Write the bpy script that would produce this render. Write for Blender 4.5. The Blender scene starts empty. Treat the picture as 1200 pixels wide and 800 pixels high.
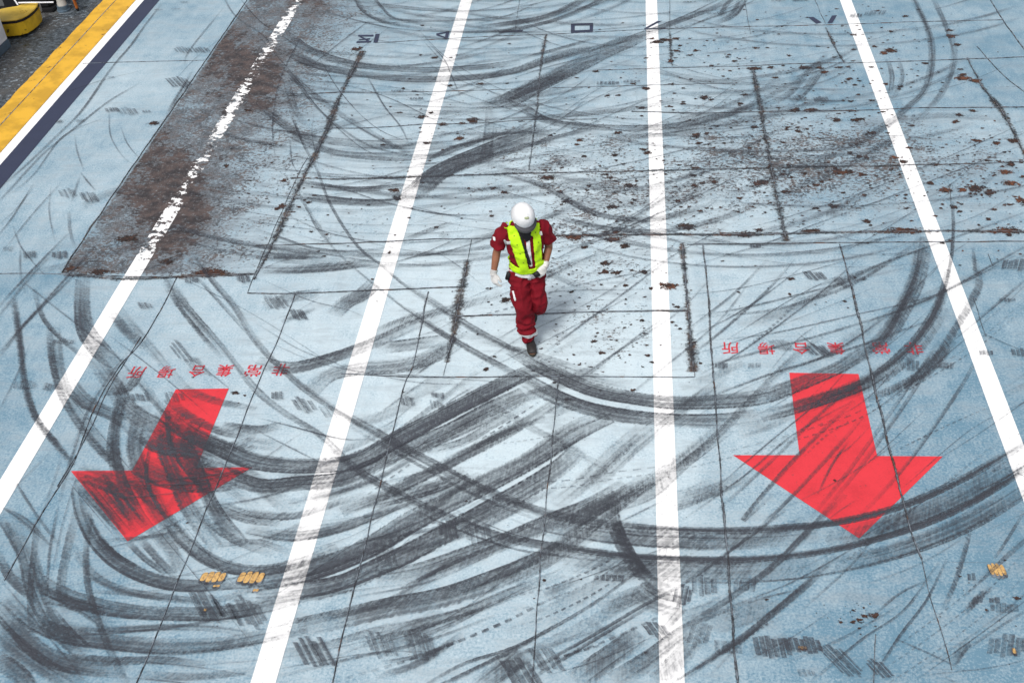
import bpy, bmesh, math, random
import numpy as np
from mathutils import Vector, Matrix, noise as mnoise
from mathutils.bvhtree import BVHTree

# ------------------------------------------------------------------ camera
S = bpy.context.scene
COL = S.collection
F_PX, H = 1305.0, 7.2                       # focal length (for a 1200 px wide frame), eye height above the deck
_d1 = Vector((143, 1057, -F_PX)).normalized()        # along the lanes
_d2 = Vector((12280, -50, F_PX)).normalized()        # across the lanes
_d3 = _d2.cross(_d1).normalized(); _d2 = _d1.cross(_d3).normalized()
RM = Matrix((_d2, _d1, _d3))
CAM = Vector((0, 0, H))
def ray(px, py): return (RM @ Vector((px-600, 400-py, -F_PX))).normalized()
def P(px, py, z=0.0):
    """photo position -> point of the deck plane (height z)"""
    d = ray(px, py); return CAM + d*((z-H)/d.z)
def px_of(p):
    c = RM.transposed() @ (Vector(p)-CAM); return 600-c.x/c.z*F_PX, 400+c.y/c.z*F_PX
cd = bpy.data.cameras.new('camera'); cam = bpy.data.objects.new('camera', cd); COL.objects.link(cam)
cd.sensor_width = 36; cd.lens = 36*F_PX/1200; cd.clip_start = .05; cd.clip_end = 500
cam.matrix_world = Matrix.Translation(CAM) @ RM.to_4x4()
S.camera = cam
# ------------------------------------------------------------------ overcast daylight
W = bpy.data.worlds.new('World'); S.world = W; W.use_nodes = True
nt = W.node_tree; nt.nodes.clear()
SUN_EL, SUN_AZ = math.radians(58), math.radians(200)
sky = nt.nodes.new('ShaderNodeTexSky'); sky.sky_type = 'NISHITA'; sky.sun_disc = False
sky.sun_elevation = SUN_EL; sky.sun_rotation = SUN_AZ
sky.air_density = 1.0; sky.dust_density = 4.0; sky.ozone_density = 1.0
hs = nt.nodes.new('ShaderNodeHueSaturation'); hs.inputs['Saturation'].default_value = .38
bg = nt.nodes.new('ShaderNodeBackground'); bg.inputs['Strength'].default_value = .118
wo = nt.nodes.new('ShaderNodeOutputWorld')
nt.links.new(sky.outputs[0], hs.inputs['Color']); nt.links.new(hs.outputs[0], bg.inputs[0]); nt.links.new(bg.outputs[0], wo.inputs[0])
sl = bpy.data.lights.new('sun', 'SUN'); sl.energy = 1.7; sl.angle = math.radians(14); sl.color = (1, .97, .93)
so = bpy.data.objects.new('sun', sl); COL.objects.link(so)
_sd = Vector((math.sin(SUN_AZ)*math.cos(SUN_EL), math.cos(SUN_AZ)*math.cos(SUN_EL), math.sin(SUN_EL)))
so.rotation_euler = _sd.to_track_quat('Z', 'Y').to_euler()
S.view_settings.view_transform = 'Standard'; S.view_settings.look = 'None'
S.view_settings.gamma = 1; S.view_settings.exposure = 0.48
S.cycles.transparent_max_bounces = 64
random.seed(7)

# ------------------------------------------------------------------ helpers
class NT:
    """small builder for node materials"""
    def __init__(s, name):
        s.mat = bpy.data.materials.new(name); s.mat.use_nodes = True
        s.t = s.mat.node_tree; s.t.nodes.clear()
        s.out = s.t.nodes.new('ShaderNodeOutputMaterial')
    def set(s, sock, v):
        if isinstance(v, bpy.types.NodeSocket): s.t.links.new(v, sock)
        elif isinstance(v, (tuple, list)) and len(v) == 3 and sock.type == 'RGBA': sock.default_value = (*v, 1)
        else: sock.default_value = v
    def m(s, op, a, b=0.0, c=0.0):
        n = s.t.nodes.new('ShaderNodeMath'); n.operation = op
        s.set(n.inputs[0], a); s.set(n.inputs[1], b); s.set(n.inputs[2], c); return n.outputs[0]
    def ss(s, v, lo, hi, a=0.0, b=1.0, kind='SMOOTHSTEP'):
        n = s.t.nodes.new('ShaderNodeMapRange'); n.interpolation_type = kind; n.clamp = True
        for i, x in zip(('Value', 'From Min', 'From Max', 'To Min', 'To Max'), (v, lo, hi, a, b)): s.set(n.inputs[i], x)
        return n.outputs[0]
    def mix(s, f, a, b):
        n = s.t.nodes.new('ShaderNodeMix'); n.data_type = 'RGBA'
        s.set(n.inputs[0], f); s.set(n.inputs[6], a); s.set(n.inputs[7], b); return n.outputs[2]
    def attr(s, name):
        n = s.t.nodes.new('ShaderNodeAttribute'); n.attribute_name = name; return n
    def pos(s):
        return s.t.nodes.new('ShaderNodeNewGeometry').outputs['Position']
    def xyz(s, v):
        n = s.t.nodes.new('ShaderNodeSeparateXYZ'); s.set(n.inputs[0], v); return n.outputs
    def vec(s, x, y, z):
        n = s.t.nodes.new('ShaderNodeCombineXYZ')
        for i, v in enumerate((x, y, z)): s.set(n.inputs[i], v)
        return n.outputs[0]
    def noise(s, v, scale=1.0, detail=2.0, rough=.5, dist=0.0):
        n = s.t.nodes.new('ShaderNodeTexNoise'); s.set(n.inputs['Vector'], v)
        s.set(n.inputs['Scale'], scale); s.set(n.inputs['Detail'], detail); s.set(n.inputs['Roughness'], rough); s.set(n.inputs['Distortion'], dist)
        return n.outputs[0]
    def mapv(s, v, sc=(1, 1, 1), rot=0.0, loc=(0, 0, 0)):
        n = s.t.nodes.new('ShaderNodeMapping'); s.set(n.inputs[0], v)
        n.inputs['Scale'].default_value = sc; n.inputs['Rotation'].default_value = (0, 0, rot); n.inputs['Location'].default_value = loc
        return n.outputs[0]
    def bump(s, h, strength=.3, dist=.01):
        n = s.t.nodes.new('ShaderNodeBump'); s.set(n.inputs['Height'], h); n.inputs['Strength'].default_value = strength; n.inputs['Distance'].default_value = dist
        return n.outputs[0]
    def bsdf(s, col, rough=.5, normal=None, metal=0.0, spec=.5, alpha=None):
        n = s.t.nodes.new('ShaderNodeBsdfPrincipled')
        s.set(n.inputs['Base Color'], col); s.set(n.inputs['Roughness'], rough); s.set(n.inputs['Metallic'], metal)
        s.set(n.inputs['Specular IOR Level'], spec)
        if normal is not None: s.set(n.inputs['Normal'], normal)
        if alpha is not None: s.set(n.inputs['Alpha'], alpha)
        s.t.links.new(n.outputs[0], s.out.inputs[0]); return n

def mesh_obj(name, verts, faces, mat, parent=None, attrs=None, smooth=False):
    me = bpy.data.meshes.new(name); me.from_pydata([tuple(v) for v in verts], [], faces); me.update()
    if mat: me.materials.append(mat)
    for k, data in (attrs or {}).items():
        data = np.asarray(data, np.float32)
        if data.ndim == 1: a = me.attributes.new(k, 'FLOAT', 'POINT'); a.data.foreach_set('value', data)
        else: a = me.attributes.new(k, 'FLOAT_VECTOR', 'POINT'); a.data.foreach_set('vector', data.ravel())
    if smooth: me.polygons.foreach_set('use_smooth', [True]*len(me.polygons))
    o = bpy.data.objects.new(name, me); COL.objects.link(o)
    if parent: o.parent = parent
    return o
def tag(o, label=None, cat=None, group=None, kind=None):
    for k, v in (('label', label), ('category', cat), ('group', group), ('kind', kind)):
        if v: o[k] = v
    return o
def empty(name, loc=(0, 0, 0), rz=0):
    o = bpy.data.objects.new(name, None); COL.objects.link(o); o.location = loc; o.rotation_euler = (0, 0, rz); o.empty_display_size = .1
    return o
def spline(pts, step=.06):
    """Catmull-Rom through the points, resampled"""
    p = [Vector(q) for q in pts]
    if len(p) == 2: p = [p[0], p[0].lerp(p[1], .5), p[1]]
    p = [2*p[0]-p[1]] + p + [2*p[-1]-p[-2]]
    out = []
    for i in range(1, len(p)-2):
        a, b, c, d = p[i-1:i+3]; n = max(2, int((c-b).length/step))
        for k in range(n):
            t = k/n
            out.append(.5*((2*b)+(c-a)*t+(2*a-5*b+4*c-d)*t*t+(3*b-a-3*c+d)*t**3))
    out.append(p[-2]); return out
def sst(x, a, b):
    t = np.clip((x-a)/(b-a), 0, 1); return t*t*(3-2*t)

# ------------------------------------------------------------------ the deck's layout
LANE = [P(20, 540).x, P(386, 540).x, P(779.5, 540).x, P(1193, 540).x]
LANE = [np.mean([P(350.5, 3).x, P(178, 285).x, P(4, 567).x]), np.mean([P(547, 0).x, P(427, 400).x, P(309, 800).x]),
        np.mean([P(763, 0).x, P(775.5, 400).x, P(788, 800).x]), np.mean([P(988, 0).x, P(1143, 400).x, P(1190, 520).x])]
LANE = [float(v) for v in LANE]
LW = [.20, .195, .185, .178]
XN = P(97, 107).x            # right edge of the navy band
XW = P(83, 99).x             # white | navy
XY = P(80, 90).x             # yellow | white
XC = P(69, 77).x             # crest line in the yellow
XL = P(63, 66).x             # left edge of the yellow kerb
print('lanes', LANE, 'navy', XN, 'white', XW, 'yellow', XY, XC, XL)
for q in ((0, 0), (1200, 0), (0, 800), (1200, 800), (622, 415)): print(q, P(*q))
# ------------------------------------------------------------------ materials of the deck
def deck_material():
    g = NT('deck_paint'); pos = g.pos()
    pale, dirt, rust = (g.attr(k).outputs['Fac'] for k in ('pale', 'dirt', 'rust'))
    big = g.noise(pos, .55, 4, .55); mid = g.noise(pos, 3.2, 5, .6); fine = g.noise(pos, 46, 5, .72); grit = g.noise(pos, 130, 2, .6)
    wash1 = g.noise(g.mapv(pos, (1.3, 8, 1), .55), 1.3, 6, .7, .6); wash2 = g.noise(g.mapv(pos, (7, 1.3, 1), -.12), 1.2, 6, .7, .6)
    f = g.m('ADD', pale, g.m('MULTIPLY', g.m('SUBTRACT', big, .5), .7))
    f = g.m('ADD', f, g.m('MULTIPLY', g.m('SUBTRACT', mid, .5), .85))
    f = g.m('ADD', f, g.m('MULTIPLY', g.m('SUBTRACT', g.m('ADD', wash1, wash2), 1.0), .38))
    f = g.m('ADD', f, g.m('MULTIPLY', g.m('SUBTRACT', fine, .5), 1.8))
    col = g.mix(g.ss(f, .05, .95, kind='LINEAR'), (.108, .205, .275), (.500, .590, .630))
    # scuffed-in grey film
    film = g.m('ADD', g.m('MULTIPLY', wash1, .5), g.m('ADD', g.m('MULTIPLY', mid, .4), g.m('MULTIPLY', fine, .35)))
    col = g.mix(g.m('MULTIPLY', g.ss(g.m('ADD', film, g.m('MULTIPLY', rust, .17)), .58, .79), g.m('ADD', .36, g.m('MULTIPLY', dirt, .35))), col, (.10, .125, .15))
    # hairline scratches
    for i, (rot, sc) in enumerate(((.35, 1.0), (-.5, 1.3), (1.05, .9), (.12, 1.1))):
        s = g.noise(g.mapv(pos, (.8*sc, 55*sc, 1), rot, (i*7, i*3, 0)), 1, 2, .5)
        col = g.mix(g.m('MULTIPLY', g.ss(s, .70, .80), .42), col, (.09, .105, .125))
    # dark specks
    n = g.m('ADD', g.m('MULTIPLY', g.noise(g.mapv(pos, (1, 1.25, 1)), 21, 6, .74), .66), g.m('MULTIPLY', g.noise(pos, 2.4, 5, .65), .34))
    th = g.m('SUBTRACT', .668, g.m('MULTIPLY', dirt, .225))
    sp = g.ss(n, th, g.m('ADD', th, .055))
    col = g.mix(g.m('MULTIPLY', sp, .88), col, g.mix(g.ss(g.noise(pos, 7, 2), .42, .6), (.035, .033, .036), (.075, .05, .04)))
    # a few specks everywhere
    n2 = g.noise(pos, 30, 3, .6); col = g.mix(g.m('MULTIPLY', g.ss(n2, .735, .77), .75), col, (.05, .05, .055))
    # rust-eaten plating
    rn = g.m('ADD', g.m('MULTIPLY', g.noise(g.mapv(pos, (1, .8, 1), .3), 3.0, 8, .7), .50), g.m('MULTIPLY', g.noise(g.mapv(pos, (1, 1.5, 1), .4), 15, 7, .75), .50))
    rt = g.m('SUBTRACT', .80, g.m('MULTIPLY', rust, .42))
    rm = g.ss(rn, rt, g.m('ADD', rt, .035))
    rh = g.ss(rn, g.m('SUBTRACT', rt, .10), rt)                       # dirty rim round it
    col = g.mix(g.m('MULTIPLY', rh, g.m('MULTIPLY', g.ss(rust, 0, .25), .62)), col, g.mix(g.ss(fine, .40, .62), (.065, .068, .075), (.20, .235, .26)))
    rc = g.mix(g.ss(g.noise(pos, 5, 5, .65), .38, .64), (.028, .024, .025), (.082, .060, .054))
    rc = g.mix(g.ss(g.noise(pos, 22, 4, .7), .55, .7), rc, (.17, .17, .175))
    col = g.mix(rm, col, rc)
    h = g.m('ADD', g.m('MULTIPLY', fine, .5), g.m('ADD', g.m('MULTIPLY', grit, .25), g.m('MULTIPLY', rm, -.6)))
    g.bsdf(col, g.ss(fine, .3, .7, .42, .7), g.bump(h, .35, .006), spec=.35)
    return g.mat
def line_mask(g, pos):
    x = g.xyz(pos)[0]; tot = None
    for c, w in zip(LANE, LW):
        q = g.m('LESS_THAN', g.m('ABSOLUTE', g.m('SUBTRACT', x, c)), w/2); tot = q if tot is None else g.m('MAXIMUM', tot, q)
    return tot
def paint_material(name, col, wear_col=None, gain=1.0, scuff=.5, rough=.55):
    """marking paint; attribute 'wear' (0..1) lets it flake off"""
    g = NT(name); pos = g.pos(); wear = g.attr('wear').outputs['Fac']
    n = g.m('ADD', g.m('MULTIPLY', g.noise(g.mapv(pos, (1, 1.2, 1), .5), 9, 7, .7), .76), g.m('MULTIPLY', g.noise(pos, 2.6, 4, .6), .24))
    th = g.m('ADD', .18, g.m('MULTIPLY', wear, .36))
    alpha = g.ss(n, th, g.m('ADD', th, .025))
    fine = g.noise(pos, 60, 4, .65); tone = g.noise(pos, 4, 4, .6)
    dark = tuple(c*.66 for c in col)
    c = g.mix(g.m('MULTIPLY', g.ss(g.m('ADD', g.m('MULTIPLY', tone, .6), g.m('MULTIPLY', fine, .4)), .42, .70), scuff), col, dark)
    sp = g.noise(pos, 34, 5, .7); c = g.mix(g.m('MULTIPLY', g.ss(sp, .62, .70), .75), c, (.06, .05, .05))
    g.bsdf(c, rough, g.bump(fine, .25, .004), spec=.3, alpha=alpha); return g.mat
def rubber_material():
    g = NT('tyre_rubber'); pos = g.pos()
    A, B, C = (g.xyz(g.attr(k).outputs['Vector']) for k in ('uvw', 'mka', 'mkb'))
    u, v, w = A; op, seed, dash = B; streak, chat, edge = C
    a = g.m('MULTIPLY', g.m('SUBTRACT', u, .5), w)
    n1 = g.noise(g.vec(g.m('MULTIPLY', a, 34), g.m('MULTIPLY', v, .9), g.m('MULTIPLY', seed, 37)), 1, 3, .6)
    n2 = g.noise(g.vec(g.m('MULTIPLY', a, 7), g.m('MULTIPLY', g.m('ADD', v, g.m('MULTIPLY', a, .9)), 48), g.m('MULTIPLY', seed, 53)), 1, 2, .55)
    n3 = g.noise(pos, 34, 4, .7); n4 = g.noise(g.mapv(pos, (1, 1, 1), 0, (5, 9, 0)), 2.4, 3, .6)
    ws = g.m('ADD', g.m('ADD', streak, chat), .95)
    n = g.m('ADD', g.m('ADD', g.m('MULTIPLY', n1, streak), g.m('MULTIPLY', n2, chat)), g.m('ADD', g.m('MULTIPLY', n3, .5), g.m('MULTIPLY', n4, .45)))
    n = g.ss(g.m('DIVIDE', n, ws), .385, .615, kind='LINEAR')
    e = g.m('SUBTRACT', 1.0, g.m('ABSOLUTE', g.m('SUBTRACT', g.m('MULTIPLY', u, 2.0), 1.0)))
    e = g.m('ADD', e, g.m('MULTIPLY', g.m('SUBTRACT', g.m('ADD', g.m('MULTIPLY', n3, .5), g.m('MULTIPLY', n2, .5)), .5), .62))
    prof = g.ss(e, .02, edge)
    lm = line_mask(g, pos)
    d = g.m('MULTIPLY', g.m('MULTIPLY', op, prof), g.m('SUBTRACT', 1.0, g.m('MULTIPLY', lm, .30)))
    al = g.ss(n, g.m('SUBTRACT', .74, g.m('MULTIPLY', d, .80)), g.m('SUBTRACT', 1.22, g.m('MULTIPLY', d, .50)))
    al = g.m('MULTIPLY', al, g.m('MINIMUM', .90, g.m('ADD', .34, g.m('MULTIPLY', op, .56))))
    dm = g.m('LESS_THAN', g.m('FRACT', g.m('DIVIDE', v, g.m('MAXIMUM', dash, .01))), .58)
    al = g.m('MULTIPLY', al, g.m('MAXIMUM', dm, g.m('LESS_THAN', dash, .005)))
    tilt = g.m('SUBTRACT', g.m('MULTIPLY', g.m('GREATER_THAN', g.m('FRACT', g.m('MULTIPLY', seed, 3.7)), .45), 2.0), 1.0)     # one edge presses harder
    grad = g.m('ADD', .80, g.m('MULTIPLY', tilt, g.m('MULTIPLY', g.m('SUBTRACT', u, .5), .75)))
    soft = g.ss(n1, .34, .64, .60, 1.0); soft2 = g.ss(n2, .32, .66, .72, 1.0); soft3 = g.ss(n3, .36, .60, .62, 1.0)
    film = g.m('MULTIPLY', g.m('MULTIPLY', g.m('MULTIPLY', soft, soft2), soft3), g.m('MULTIPLY', g.ss(e, .05, g.m('MULTIPLY', edge, .55)), grad))
    film = g.m('MULTIPLY', film, g.m('MULTIPLY', g.m('MULTIPLY', op, g.m('ADD', .35, g.m('MULTIPLY', op, .65))), g.m('SUBTRACT', 1.0, g.m('MULTIPLY', lm, .45))))
    film = g.m('MULTIPLY', film, g.m('MAXIMUM', dm, g.m('LESS_THAN', dash, .005)))
    al = g.m('SUBTRACT', 1.0, g.m('MULTIPLY', g.m('SUBTRACT', 1.0, film), g.m('SUBTRACT', 1.0, g.m('MULTIPLY', al, .42))))
    al = g.m('MULTIPLY', al, g.m('GREATER_THAN', e, .0))
    g.bsdf(g.mix(g.noise(pos, 3), (.040, .044, .055), (.062, .068, .082)), .6, spec=.3, alpha=al)
    return g.mat
M_DECK = deck_material()
M_WHITE = paint_material('white_marking_paint', (.80, .80, .795), scuff=.42)
M_RED = paint_material('red_marking_paint', (.60, .036, .048), scuff=.6)
M_NAVY = paint_material('navy_marking_paint', (.030, .037, .070), scuff=.4)
M_RUBBER = rubber_material()

# ------------------------------------------------------------------ the deck: one sheet, finer where it is seen
def axis(lo, hi, step, far):
    a = list(np.arange(lo, hi, step)); return a, far
xs = list(np.arange(-10.0, 8.0, .075)) ; xs = [XL+.002] + [x for x in xs if x > XL+.05] + [9, 11, 14, 20, 30, 45]
ys = [-30, -15, -6, 0, 2, 3] + list(np.arange(3.6, 20.5, .075)) + [22, 25, 30, 40, 60, 90]
X, Y = np.meshgrid(xs, ys); PXY = RM.transposed()
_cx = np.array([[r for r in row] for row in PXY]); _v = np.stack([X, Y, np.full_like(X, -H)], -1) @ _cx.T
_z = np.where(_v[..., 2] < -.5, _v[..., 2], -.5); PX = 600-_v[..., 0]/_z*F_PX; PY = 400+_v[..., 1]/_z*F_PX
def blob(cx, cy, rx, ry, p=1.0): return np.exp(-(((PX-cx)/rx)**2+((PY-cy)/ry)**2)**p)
pale = .30 + .62*blob(600, 430, 420, 330) - .16*blob(1130, 560, 180, 150) + .10*blob(130, 110, 160, 130) - .10*blob(900, 740, 330, 90)  # pale centre: chalky wear, with lens vignetting put into the bluer edges too
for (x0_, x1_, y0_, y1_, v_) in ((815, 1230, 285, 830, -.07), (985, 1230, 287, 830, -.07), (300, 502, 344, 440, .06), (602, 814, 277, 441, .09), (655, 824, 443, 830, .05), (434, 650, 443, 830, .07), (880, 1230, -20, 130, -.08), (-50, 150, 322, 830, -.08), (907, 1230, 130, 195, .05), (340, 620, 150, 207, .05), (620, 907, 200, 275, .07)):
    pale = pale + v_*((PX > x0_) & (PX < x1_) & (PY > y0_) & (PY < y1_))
dirt = .04 + .50*blob(900, 190, 260, 110) + .45*blob(690, 290, 130, 130) + .40*blob(1050, 190, 230, 60) + .35*blob(540, 165, 120, 70) \
     + .30*blob(860, 40, 150, 50) + .22*blob(420, 300, 160, 70) + .25*blob(330, 180, 110, 110) + .25*blob(720, 400, 130, 50)
dirt = np.clip(dirt*1.08, 0, .95)
dirt *= np.where((PY > 285) & (PX > 815), .25, 1)
rust = .05*blob(900, 200, 300, 110)+.20*blob(1120, 205, 110, 50)
b = lambda a0, a1, a2: sst(a0, a1, a2)
lft = sst((PX-(345-(PY-0)*.87+0)), -3, 3)            # the plating strip's left edge is sharp (px 345,0 -> 75,322)
xL0 = P(152, 200).x; lft = sst(X, xL0-.04, xL0+.04)
inb = lft*sst(324-PY-0.0*PX, -2, 4)
lx = LANE[0]
core = np.exp(-(np.abs(X-(lx-.35))/1.0)**4)
rust = np.maximum(rust, inb*(.50*np.exp(-(np.maximum(X-lx-.15, 0)/.75)**2)+.30*np.exp(-(np.maximum(X-lx, 0)/1.9)**4) + .10*np.exp(-((X-lx)/.36)**2))*(.88+.2*np.sin(Y*1.7+X*2.1)))
dirt = np.maximum(dirt, inb*(.95*np.exp(-(np.maximum(X-lx, 0)/2.0)**2)))
nx, ny = len(xs), len(ys)
vs = np.stack([X, Y, np.zeros_like(X)], -1).reshape(-1, 3)
fs = [(j*nx+i, j*nx+i+1, (j+1)*nx+i+1, (j+1)*nx+i) for j in range(ny-1) for i in range(nx-1)]
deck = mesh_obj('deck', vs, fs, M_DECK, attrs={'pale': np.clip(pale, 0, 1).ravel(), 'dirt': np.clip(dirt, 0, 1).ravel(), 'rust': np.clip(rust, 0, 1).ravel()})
tag(deck, kind='structure')

# ------------------------------------------------------------------ painted markings
def strip(name, x0, x1, y0, y1, z, mat, wear=lambda x, y: 0.0, step=.12):
    n = int((y1-y0)/step); vs, fs, w = [], [], []
    for j in range(n+1):
        y = y0+(y1-y0)*j/n
        for x, ex in ((x0, .12), ((x0+x1)/2, -.03), (x1, .12)): vs.append((x, y, z)); w.append(wear(x, y)+ex)
    for j in range(n):
        for k in (0, 1): fs.append((3*j+k, 3*j+k+1, 3*j+k+4, 3*j+k+3))
    return mesh_obj(name, vs, fs, mat, attrs={'wear': w})
def wear_left(x, y):
    px, py = px_of((x, y, 0)); return float(sst(318-py, -8, 30))*(.64+.10*math.sin(y*2.1)+.08*math.sin(y*5.3+1)) + .22
for i, (c, w) in enumerate(zip(LANE, LW)):
    o = strip('lane_line', c-w/2, c+w/2, 2.5, 26, .004, M_WHITE, wear_left if i == 0 else (lambda x, y: .24+.22*max(0, mnoise.noise((x, y*.8, 3)))))
    tag(o, kind='structure')
o = strip('navy_edge_band', XW, XN, 2.5, 30, .004, M_NAVY, lambda x, y: .12); tag(o, kind='structure')
o = strip('white_edge_band', XY, XW-.002, 2.5, 30, .004, M_WHITE, lambda x, y: .14); tag(o, kind='structure')

def poly_sheet(name, pxs, mat, z=.004, wear=.12, parent=None):
    bm = bmesh.new(); vv = [bm.verts.new(P(x, y, z)) for x, y in pxs]; f = bm.faces.new(vv)
    if f.normal.z < 0: f.normal_flip()
    bmesh.ops.triangulate(bm, faces=bm.faces[:])
    bm.normal_update()
    for f in bm.faces:
        if f.normal.z < 0: f.normal_flip()
    me = bpy.data.meshes.new(name); bm.to_mesh(me); bm.free(); me.materials.append(mat)
    a = me.attributes.new('wear', 'FLOAT', 'POINT'); a.data.foreach_set('value', [wear]*len(me.vertices))
    o = bpy.data.objects.new(name, me); COL.objects.link(o)
    if parent: o.parent = parent
    return o
ARROW_R = [(925, 436.5), (1006, 438), (1028, 534), (1105, 534.5), (1007, 630.5), (859, 533), (937, 533)]
ARROW_L = [(206, 456), (268, 455), (230, 548), (296, 547), (149.5, 634), (83, 551.5), (155, 551)]
arrow_r = tag(poly_sheet('painted_arrow', ARROW_R, M_RED, wear=.26), 'clean bright red arrow painted right of the middle white line', 'arrow', 'red arrows painted on the deck')
arrow_l = tag(poly_sheet('painted_arrow', ARROW_L, M_RED, wear=.30), 'red arrow smeared nearly black with rubber, painted beside the leftmost white line', 'arrow', 'red arrows painted on the deck')

# lettering: upside down from here, read from the far side
def glyphs(chars, spots, w_m, h_m, name, label, flip=True, tilt=0.0):
    root = empty(name, P(*spots[len(spots)//2])); tag(root, label, 'lettering', 'red lettering rows above the arrows')
    for ch, (px, py) in zip(chars, spots):
        c = bpy.data.curves.new('character', 'FONT'); c.body = ch; c.size = 1; c.offset = .010
        t = bpy.data.objects.new('character', c); COL.objects.link(t); bpy.context.view_layer.update()
        me = bpy.data.meshes.new_from_object(t.evaluated_get(bpy.context.evaluated_depsgraph_get()))
        bpy.data.objects.remove(t)
        co = np.array([v.co[:] for v in me.vertices]); lo, hi = co.min(0), co.max(0); cen = (lo+hi)/2; sz = hi-lo
        me.transform(Matrix.Rotation(math.pi+tilt if flip else tilt, 4, 'Z') @ Matrix.Diagonal((w_m/sz[0], h_m/sz[1], 1, 1)) @ Matrix.Translation(-Vector(cen)))
        me.transform(Matrix.Translation(P(px, py, .004)-root.location)); me.materials.clear(); me.materials.append(M_TEXT)
        a = me.attributes.new('wear', 'FLOAT', 'POINT'); a.data.foreach_set('value', [.42]*len(me.vertices))
        o = bpy.data.objects.new('character', me); COL.objects.link(o); o.parent = root
    return root
M_TEXT = paint_material('red_letter_paint', (.50, .035, .05), scuff=.4)
bpy.context.view_layer.update()
glyphs('所場合集常非', [(856, 407.5), (898, 408), (939, 408), (980, 408), (1032, 407.5), (1071, 408)], .17, .19, 'painted_lettering', 'faint red row of characters painted upside down above the clean arrow')
glyphs('所場合集常非', [(160, 436), (195, 435.5), (231, 434.5), (263, 434), (297, 434), (329, 433)], .17, .19, 'painted_lettering', 'faint red row of characters painted upside down above the blackened arrow', tilt=-.02)
# remains of the navy lettering at the far end
def bars(name, quads, label, group):
    root = empty(name, P(*quads[0][0])); tag(root, label, 'lettering', group)
    for q in quads:
        o = poly_sheet('stroke', q, M_NAVY, .0062, .30); o.data.transform(Matrix.Translation(-root.location)); o.parent = root
    return root
GN = 'worn navy letters at the far end of the deck'
bars('painted_letter', [[(420, 41), (438, 41), (437.5, 43), (419.5, 43)], [(418, 48.5), (435, 48), (434.5, 50), (417.5, 50.5)], [(424, 43), (433, 47.8), (430, 48.2), (421, 43.4)], [(440, 40), (445, 39.8), (442.5, 50), (437.5, 50.2)], [(421, 46), (434, 45), (433, 46.5), (420, 47.5)]], 'worn navy letter left of the second white line, nearest the rusty plating', GN)
bars('painted_letter', [[(523, 37), (527, 36.5), (524.5, 46), (520.5, 46.5)], [(511, 39.5), (523, 37.5), (522.6, 39), (512, 41.2)], [(512, 40), (521.8, 43.5), (521.5, 45), (511, 41.6)]], 'worn navy letter against the second white line from the left', GN)
bars('painted_letter', [[(585, 37.5), (613, 35), (612.5, 37.5), (584.5, 38.8)]], 'single worn navy bar between the second and third white lines', GN)
bars('painted_letter', [[(669, 28), (695, 27), (695, 29.5), (669, 30.5)], [(669, 36), (695, 35), (695, 38), (669, 38.8)], [(669, 30.5), (673.5, 30.3), (673.5, 36), (669, 36.2)], [(691, 29.8), (695, 29.6), (695, 35), (691, 35.2)]], 'hollow navy letter like a box, left of the middle white line', GN)
bars('painted_letter', [[(770, 25), (776, 24.5), (760, 33), (755, 33.4)], [(755, 33.4), (780, 32.4), (780, 34), (755, 35)]], 'worn navy letter crossing the middle white line', GN)
bars('painted_letter', [[(947, 20.5), (953, 20), (963, 26.5), (956.5, 28)], [(975, 18.5), (981, 18), (975.5, 27), (969.5, 27.6)]], 'worn navy letter like an open V, left of the rightmost white line', GN)
# ------------------------------------------------------------------ tyre marks
# (width in m, density, kind, photo positions)  kinds: W wide scuffed band, D dense band, S streaky band, T thin line, H hair line, Z toothed edge, - dashed
KIND = {'W': (.8, .38, .34), 'D': (.9, .3, .20), 'S': (1.1, .12, .6), 'T': (.6, .15, .7), 'H': (.2, .1, .9), 'Z': (.1, 1.3, .8), 'C': (.5, .75, .45)}
MARKS = []
def mk(w, op, kind, *pts, dash=0.0, fade=.6): MARKS.append((w, op, kind, pts, dash, fade))
# the double arc from the upper left round to the right arrow
A1 = [(340, 130), (356, 170), (372, 200), (385, 235), (405, 270), (425, 295), (447, 311), (475, 335), (510, 357), (550, 383), (600, 410), (640, 432), (690, 455), (740, 466), (790, 472), (850, 470), (895, 464), (930, 452), (980, 432), (1012, 412), (1035, 395), (1055, 362), (1072, 325), (1081, 278)]
A2 = [(350, 225), (370, 265), (390, 290), (410, 310), (440, 335), (475, 362), (520, 392), (560, 415), (600, 437), (650, 465), (700, 482), (760, 491), (840, 494), (890, 488), (930, 478), (1005, 452), (1040, 430), (1075, 397), (1100, 357), (1112, 317), (1117, 275), (1116, 232)]
mk(.05, .75, 'T', *A1[:9]); mk(.12, .75, 'S', *A1[7:12]); mk(.25, .95, 'D', *A1[10:18]); mk(.22, .8, 'D', *A1[16:20]); mk(.17, .85, 'S', *A1[18:24]); mk(.06, 1.0, 'T', *A1[19:]); mk(.08, .7, 'Z', *[(x+9, y+4) for x, y in A1[19:]])
mk(.04, .6, 'T', *A2[:7]); mk(.10, .75, 'S', *A2[5:10]); mk(.24, .95, 'D', *A2[8:14]); mk(.20, .9, 'D', *A2[13:17]); mk(.12, .85, 'S', *A2[14:20]); mk(.05, .95, 'T', *A2[15:]); mk(.1, .55, 'Z', *[(x+9, y+5) for x, y in A2[14:19]])
mk(.2, .5, 'W', (620, 425), (680, 440), (740, 452)); mk(.12, .5, 'W', (560, 398), (640, 420), (700, 442))
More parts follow.
